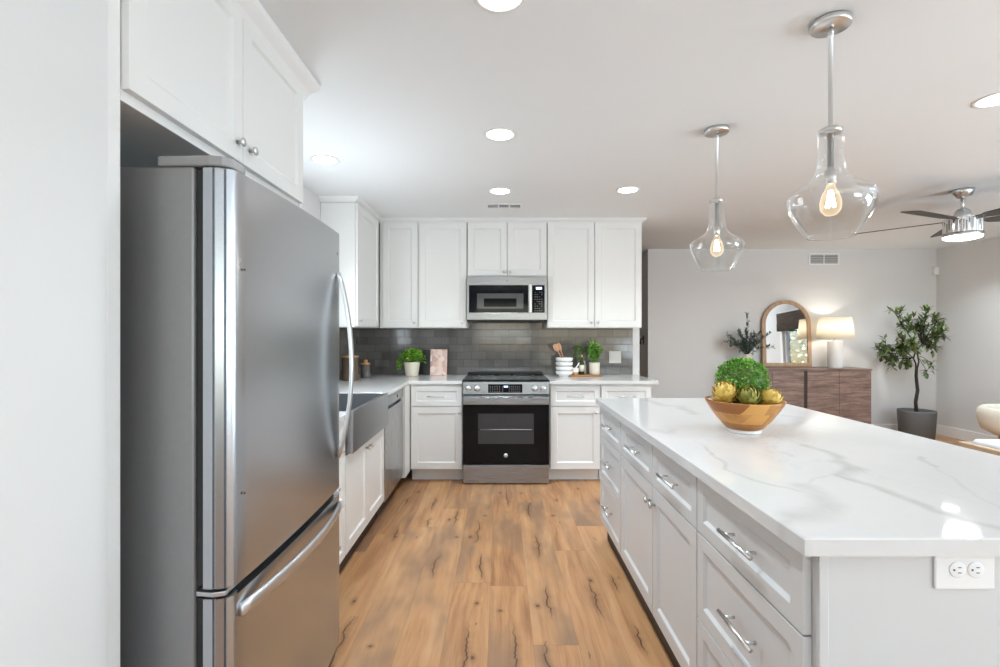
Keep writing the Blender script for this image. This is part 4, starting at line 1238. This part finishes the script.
MB().lathe([(0.0, 0.0), (0.024, 0.0), (0.026, 0.004), (0.026, 0.105), (0.020, 0.125), (0.010, 0.140), (0.010, 0.176), (0.0, 0.177)], (0, 0, 0), 24).build('glass_body', M['bottle'], t)
MB().lathe([(0.0115, 0.170), (0.0115, 0.192), (0.0, 0.193)], (0, 0, 0), 16).build('cap', M['lid_wood'], t)
MB().lathe([(0.0263, 0.030), (0.0268, 0.030), (0.0268, 0.095), (0.0263, 0.095)], (0, 0, 0), 24, closed=True).build('label', M['paper'], t)
# little vase of leaves behind the bottle
t = thing('leafy_vase', 'slim pale bottle vase with light green leaves behind the oil bottle', 'vase', (0.842, 4.870, zt_))
MB().lathe([(0.0, 0.0), (0.018, 0.0), (0.020, 0.004), (0.020, 0.085), (0.010, 0.105), (0.010, 0.130), (0.007, 0.130), (0.007, 0.10), (0.0, 0.09)], (0, 0, 0), 20).build('vase_body', M['paper'], t)
m = MB(); r_ = random.Random(8)
for k in range(130):
    d_ = rand_dir(r_)
    c = Vector((-0.045 + d_.x * 0.048, 0.012 + d_.y * 0.025, 0.218 + d_.z * 0.050))
    leaf_quad(m, c, d_ + Vector((0, 0, .3)), Vector((0, 0, 1)), 0.030, 0.016)
for k in range(5): m.tube([(0, 0, 0.10), (-0.01 * k, 0, 0.15), (-0.018 * k, -0.005, 0.20)], 0.0013, 5)
m.build('foliage', M['leaf_ivy'], t)
t = pot('potted_plant', 'pale wooden pot with upright green leaves on the serving board', (0.930, 4.79, zt_), 0.048, 0.052, 0.118, M['cream_ceramic'])
m = MB(); r_ = random.Random(21)
for k in range(26):
    a = r_.uniform(0, 2 * PI); lean = r_.uniform(0.02, 0.10)
    tip = Vector((math.cos(a) * lean - 0.02 + r_.uniform(-.015, .05), max(-.06, min(.05, math.sin(a) * lean)), 0.118 + r_.uniform(0.09, 0.21)))
    base = Vector((math.cos(a) * 0.02, math.sin(a) * 0.02, 0.10))
    mid = (base + tip) / 2 + Vector((0, 0, 0.02))
    m.tube([base, mid, tip], 0.0015, 5)
    for q in range(13):
        s = 0.35 + 0.65 * q / 12
        p = base.lerp(mid, min(1, s * 2)) if s < .5 else mid.lerp(tip, (s - .5) * 2)
        leaf_quad(m, p, rand_dir(r_) + Vector((0, 0, .5)), Vector((0, 0, 1)), r_.uniform(.034, .056), r_.uniform(.018, .028))
m.build('foliage', M['leaf_ivy'], t)

# ------------------------------------------------------------------ island: wooden bowl with boxwood ball and artichokes
BX, BY, BZ = 1.045, 2.085, 0.9062
t = thing('wooden_bowl', 'wide segmented wooden bowl on the island worktop', 'bowl', (BX, BY, BZ))
MB().lathe([(0.0, 0.013), (0.062, 0.013), (0.075, 0.019), (0.107, 0.055), (0.138, 0.098), (0.156, 0.130), (0.157, 0.136), (0.152, 0.137), (0.145, 0.128), (0.123, 0.096), (0.090, 0.052), (0.065, 0.026), (0.0, 0.022)], (0, 0, 0), 56).build('bowl_shell', M['bowl_wood'], t)
MB().lathe([(0.0, 0.0), (0.066, 0.0), (0.068, 0.003), (0.068, 0.0125), (0.0, 0.0128)], (0, 0, 0), 40).build('foot', M['ceramic'], t)
r_ = random.Random(4)
m = MB()
bc = Vector((0.012, 0.045, 0.205)); br = 0.108
for k in range(3000):
    d_ = rand_dir(r_)
    sqx = max(abs(d_.x), abs(d_.y), abs(d_.z)); kk = br * (0.80 + 0.20 / sqx)      # slightly squared ball
    c = bc + d_ * (kk * r_.uniform(0.86, 1.0) * 0.93)
    leaf_quad(m, c, d_ * 0.8 + rand_dir(r_) * 0.8, Vector((0, 0, 1)), r_.uniform(.012, .019), r_.uniform(.008, .013), 0.12)
m2 = MB()
m2.lathe([(0.0, -0.085), (0.05, -0.072), (0.078, -0.035), (0.086, 0.0), (0.078, 0.04), (0.05, 0.075), (0.0, 0.086)], tuple(bc), 20)
t = thing('boxwood_ball', 'round clipped boxwood ball of tiny green leaves in the wooden bowl', 'plant', (BX, BY, BZ))
m.build('foliage', M['leaf_box'], t); m2.build('core', M['leaf_tree'], t)

def artichoke(dx, dy, dz, rad, label, mat, tilt, seed):
    r_ = random.Random(seed)
    t = thing('artichoke', label, 'artichoke', (BX + dx, BY + dy, BZ + dz), 0, 'faux artichokes in the wooden bowl')
    m = MB()
    rows = 7
    ax = Vector((math.sin(R(tilt[0])), math.sin(R(tilt[1])), 1)).normalized()
    q = Vector((0, 0, 1)).rotation_difference(ax)
    for i in range(rows):
        ph = R(-35 + 112 * i / (rows - 1)); nn = max(4, int(11 * math.cos(ph)) + 2)
        for k in range(nn):
            a = 2 * PI * (k + (i % 2) * .5) / nn + r_.uniform(-.1, .1)
            nrm = Vector((math.cos(a) * math.cos(ph), math.sin(a) * math.cos(ph), math.sin(ph)))
            upv = Vector((-math.cos(a) * math.sin(ph), -math.sin(a) * math.sin(ph), math.cos(ph)))
            s = Vector((-math.sin(a), math.cos(a), 0))
            L = rad * 0.75; Wd = rad * 0.62
            b0 = nrm * rad * 0.78 - upv * L * .3
            outd = r_.uniform(0.10, 0.28)
            pts = [b0 - s * Wd * .3, b0 + s * Wd * .3, nrm * rad * .95 + s * Wd * .5 + upv * L * .1, nrm * rad * (1 + outd) + upv * L * .62, nrm * rad * .95 - s * Wd * .5 + upv * L * .1, nrm * rad * 1.06 + upv * L * .12]
            pts = [q @ p for p in pts]
            m.add(pts, [(0, 1, 5), (1, 2, 5), (2, 3, 5), (3, 4, 5), (4, 0, 5)], True)
    m.build('bracts', mat, t)
    MB().lathe([(0.0, -rad * .78), (rad * .55, -rad * .55), (rad * .78, 0), (rad * .55, rad * .55), (0.0, rad * .78)], (0, 0, 0), 14).build('heart', mat, t)
artichoke(-0.096, -0.035, 0.162, 0.047, 'yellow artichoke at the left rim of the wooden bowl', M['arti_y'], (-20, -15), 1)
artichoke(-0.022, -0.080, 0.150, 0.046, 'olive green artichoke in the middle of the wooden bowl', M['arti_g'], (-25, -30), 2)
artichoke(0.068, -0.078, 0.146, 0.040, 'yellow artichoke at the right rim of the wooden bowl', M['arti_y'], (15, -25), 3)

# ------------------------------------------------------------------ console by the grey wall
cx0, cx1, cy0, cy1, cz1 = 2.950, 4.570, 5.985, 6.385, 0.890
cn = thing('console_cabinet', 'long walnut console cabinet against the grey wall', 'sideboard', (cx0, cy0, 0))
CW, CD = cx1 - cx0, cy1 - cy0
MB().box(0.0, CW, 0.0205, CD, 0.06, cz1 - 0.022).build('body', M['walnut'], cn, 0.003)
MB().box(-0.004, CW + 0.004, -0.004, CD, cz1 - 0.0215, cz1).build('top', M['walnut'], cn, 0.003)
MB().box(0.04, CW - 0.04, 0.05, CD - 0.04, 0.001, 0.059).build('plinth', M['walnut_dark'], cn)
hw_ = (CW / 2 - 0.022) / 2
for k in range(4):
    s = 0.003 + k * hw_ + (0.038 if k >= 2 else 0)
    MB().box(s, s + hw_ - 0.004, 0.0, 0.020, 0.065, cz1 - 0.026).build('door', M['walnut'], cn, 0.002)
MB().box(CW / 2 - 0.018, CW / 2 + 0.018, 0.008, 0.020, 0.065, cz1 - 0.026).build('centre_groove', M['walnut_dark'], cn)

# arched mirror leaning on the wall
mr = thing('arched_mirror', 'arched mirror in a light wooden frame leaning on the console', 'mirror', (3.742, 6.352, cz1 + 0.0025))
mr.rotation_euler = (R(-2.2), 0, 0)
MW_, MH_ = 0.64, 0.87; rO = MW_ / 2; fwd = 0.050
def arch(rad, zc, zb, n=28):
    return [(rad, zb)] + [(rad * math.cos(PI * k / n), zc + rad * math.sin(PI * k / n)) for k in range(n + 1)] + [(-rad, zb)]
def ringmesh(o_, i_, y0, y1):
    n = len(o_); v = []
    for y in (y0, y1):
        v += [(x, y, z) for x, z in o_] + [(x, y, z) for x, z in i_]
    f = []
    for k in range(n):
        l = (k + 1) % n
        f += [(k, l, n + l, n + k), (2 * n + k, 3 * n + k, 3 * n + l, 2 * n + l), (k, 2 * n + k, 2 * n + l, l), (n + k, n + l, 3 * n + l, 3 * n + k)]
    return MB().add(v, f)
zc_ = MH_ - rO
ringmesh(arch(rO, zc_, 0.0), arch(rO - fwd, zc_, fwd), -0.016, 0.016).build('frame', M['mirror_wood'], mr, 0.004)
a_ = arch(rO - fwd + 0.002, zc_, fwd - 0.002); n = len(a_)
MB().add([(x, -0.004, z) for x, z in a_] + [(x, 0.004, z) for x, z in a_], [tuple(range(n)), tuple(range(2 * n - 1, n - 1, -1))] + [(i, (i + 1) % n, n + (i + 1) % n, n + i) for i in range(n)]).build('mirror_glass', M['mirror'], mr)

# lamp
lx, ly = 4.245, 6.17
lp = thing('table_lamp', 'white table lamp with a lit drum shade on the console', 'lamp', (lx, ly, cz1 + 0.0005))
MB().lathe([(0.0, 0.0), (0.082, 0.0), (0.085, 0.004), (0.085, 0.335), (0.080, 0.342), (0.0, 0.343)], (0, 0, 0), 40).build('base', M['ceramic'], lp)
MB().lathe([(0.010, 0.343), (0.010, 0.42), (0.018, 0.424), (0.018, 0.46), (0.0, 0.461)], (0, 0, 0), 16).build('stem', M['nickel'], lp)
MB().lathe([(0.210, 0.370), (0.176, 0.640), (0.173, 0.640), (0.207, 0.370)], (0, 0, 0), 56, closed=True).build('lamp_shade', M['shade'], lp)
sp = MB()
for k in range(3):
    a = 2 * PI * k / 3; sp.tube([(0, 0, 0.452), (0.198 * math.cos(a), 0.198 * math.sin(a), 0.45)], 0.0015, 6)
sp.build('shade_spider', M['nickel'], lp)
pl = bpy.data.lights.new('lamp_bulb', 'POINT'); pl.energy = 3.2; pl.color = (1.0, 0.92, 0.80); pl.shadow_soft_size = 0.03
po = bpy.data.objects.new('lamp_bulb', pl); po.location = (lx, ly, cz1 + 0.51); col.objects.link(po)

# olive stems in a vase
ov = thing('olive_vase', 'white vase of dark olive stems on the console, behind the boxwood ball', 'vase', (3.125, 6.16, cz1 + 0.0005))
MB().lathe([(0.0, 0.0), (0.050, 0.0), (0.072, 0.025), (0.080, 0.07), (0.066, 0.12), (0.042, 0.15), (0.048, 0.175), (0.043, 0.175), (0.037, 0.15), (0.058, 0.115), (0.0, 0.02)], (0, 0, 0), 32).build('vase_body', M['cream_ceramic'], ov)
m = MB(); bk = MB(); r_ = random.Random(17)
for k in range(26):
    a = 2 * PI * k / 26 * 2 + r_.uniform(-.2, .2); lean = r_.uniform(0.08, 0.34); hh = r_.uniform(0.10, 0.30)
    if k == 3: lean, hh = 0.02, 0.44
    base = Vector((0, 0, 0.15)); tip = Vector((math.cos(a) * lean, math.sin(a) * lean * .45, 0.18 + hh * (1.15 - lean)))
    mid = base.lerp(tip, .5) + Vector((0, 0, 0.04))
    bk.tube([base, mid, tip], [0.003, 0.002, 0.001], 6)
    for q in range(26):
        s = 0.2 + 0.8 * q / 25
        p = base.lerp(mid, s * 2) if s < .5 else mid.lerp(tip, (s - .5) * 2)
        leaf_quad(m, p, rand_dir(r_) + Vector((0, 0, .35)) + (tip - mid).normalized() * .5, Vector((0, 0, 1)), r_.uniform(.045, .068), r_.uniform(.020, .030))
m.build('foliage', M['leaf_olive'], ov); bk.build('stems', M['bark'], ov)

# ------------------------------------------------------------------ indoor tree
tx, ty = 5.15, 6.02
tr = thing('potted_tree', 'slender indoor tree in a dark grey planter at the wall corner', 'potted tree', (tx, ty, 0))
MB().lathe([(0.0, 0.001), (0.160, 0.001), (0.172, 0.008), (0.192, 0.36), (0.192, 0.378), (0.182, 0.380), (0.178, 0.36), (0.17, 0.05), (0.0, 0.05)], (0, 0, 0), 48).build('planter', M['planter'], tr)
MB().lathe([(0.0, 0.338), (0.176, 0.336), (0.176, 0.34), (0.0, 0.345)], (0, 0, 0), 30).build('soil', M['soil'], tr)
bk = MB(); m = MB(); r_ = random.Random(29)
bk.tube([(0, 0, 0.32), (-0.012, 0, 0.48), (0.012, 0, 0.62), (-0.006, 0, 0.80), (0.0, 0, 0.92)], [0.022, 0.019, 0.019, 0.017, 0.015], 12)
# main limbs and twigs
def limb(p0, p1, r0, r1):
    mid = p0.lerp(p1, .5) + Vector((r_.uniform(-.02, .02), r_.uniform(-.02, .02), .02))
    bk.tube([p0, mid, p1], [r0, (r0 + r1) / 2, r1], 7)
    return mid
def spray(p0, d, L, nl):
    p1 = p0 + d.normalized() * L
    mid = limb(p0, p1, 0.0035, 0.0012)
    for q in range(nl):
        s = 0.15 + 0.85 * q / nl
        p = p0.lerp(mid, s * 2) if s < .5 else mid.lerp(p1, (s - .5) * 2)
        dd = rand_dir(r_) + d.normalized() * .7
        leaf_quad(m, p, dd, Vector((0, 0, 1)), r_.uniform(.065, .10), r_.uniform(.028, .042), .12)
J = Vector((0, 0, 0.86))
tops = []
for (px, py, dy) in ((893, 310, -.05), (905, 322, .08), (917, 318, 0), (926, 312, -.05), (937, 322, .05), (944, 328, 0), (884, 345, -.02), (890, 356, .08), (880, 352, 0), (900, 340, -.1), (928, 340, .08), (938, 336, -.06), (912, 345, -.12), (908, 360, .05), (886, 362, .1), (930, 348, .1), (920, 330, .1), (899, 350, -.08)):
    D = ty + dy
    w_ = Vector(PX(px, py, D)); tops.append(Vector((w_.x - tx, w_.y - ty, w_.z)))
hub = [Vector((-0.04, 0.0, 1.02)), Vector((0.03, 0.02, 1.05)), Vector((-0.01, -0.02, 1.15)), Vector((0.07, 0.0, 1.20))]
limb(J, hub[0], .010, .008); limb(J, hub[1], .010, .008); limb(hub[0], hub[2], .008, .006); limb(hub[1], hub[3], .008, .006)
for tp in tops:
    hb = min(hub, key=lambda h_: (h_ - tp).length)
    limb(hb, tp, .006, .003)
    for k in range(9):
        spray(hb.lerp(tp, r_.uniform(.40, 1.0)), rand_dir(r_) * .8 + (tp - hb).normalized() * .9, r_.uniform(.07, .13), 7)
for (px, py) in ((927, 371), (930, 362)):
    w_ = Vector(PX(px, py, ty)); tp = Vector((w_.x - tx, 0, w_.z)); limb(hub[1], tp, .004, .002)
    for k in range(3): spray(tp, rand_dir(r_) + Vector((0, 0, -.5)), .07, 6)
bk.build('trunk', M['bark'], tr); m.build('foliage', M['leaf_tree'], tr)

# ------------------------------------------------------------------ seating at the right edge
so = thing('wooden_sofa', 'low sofa with a light wood frame and white cushions at the view edge', 'sofa', (3.72, 2.30, 0))
SL, SW = 1.66, 0.80
f_ = MB()
f_.box(0, 0.05, 0, SL, 0.385, 0.450).box(SW - .05, SW, 0, SL, 0.385, 0.450).box(0.05, SW - .05, 0, 0.05, 0.385, 0.45).box(0.05, SW - .05, SL - .05, SL, 0.385, 0.45)
f_.build('frame', M['light_wood'], so, 0.008, 3)
for (a, b_) in ((0.0, 0.0), (0.0, SL - 0.05), (SW - 0.05, 0.0), (SW - 0.05, SL - 0.05)):
    MB().box(a, a + 0.05, b_, b_ + 0.05, 0.001, 0.384).build('leg', M['light_wood'], so, 0.006)
for k in range(2):
    MB().box(0.053, SW - .053, 0.053 + k * (SL - .106) / 2, 0.050 + (k + 1) * (SL - .106) / 2, 0.37, 0.485).build('cushion', M['white_fabric'], so, 0.03, 4)
ac = thing('armchair', 'cream upholstered round armchair peeking in at the view edge', 'armchair', (5.355, 4.93, 0))
sh_ = []
v, f = [], []
n_ = 40
prof = [(0.30, 0.30), (0.35, 0.33), (0.375, 0.40), (0.385, 0.48), (0.375, 0.54), (0.345, 0.565), (0.31, 0.54), (0.305, 0.44)]
MB().lathe([(0.0, 0.27), (0.24, 0.27)] + prof + [(0.0, 0.43)], (0, 0, 0), n_).build('seat_shell', M['cream_fabric'], ac)
MB().lathe([(0.0, 0.431), (0.29, 0.431), (0.30, 0.45), (0.28, 0.48), (0.0, 0.49)], (0, 0, 0), n_).build('seat_cushion', M['cream_fabric'], ac)
for a in (45, 135, 225, 315):
    MB().lathe([(0.014, 0.001), (0.020, 0.27)], (0.2 * math.cos(R(a)), 0.2 * math.sin(R(a)), 0), 12).build('leg', M['light_wood'], ac)
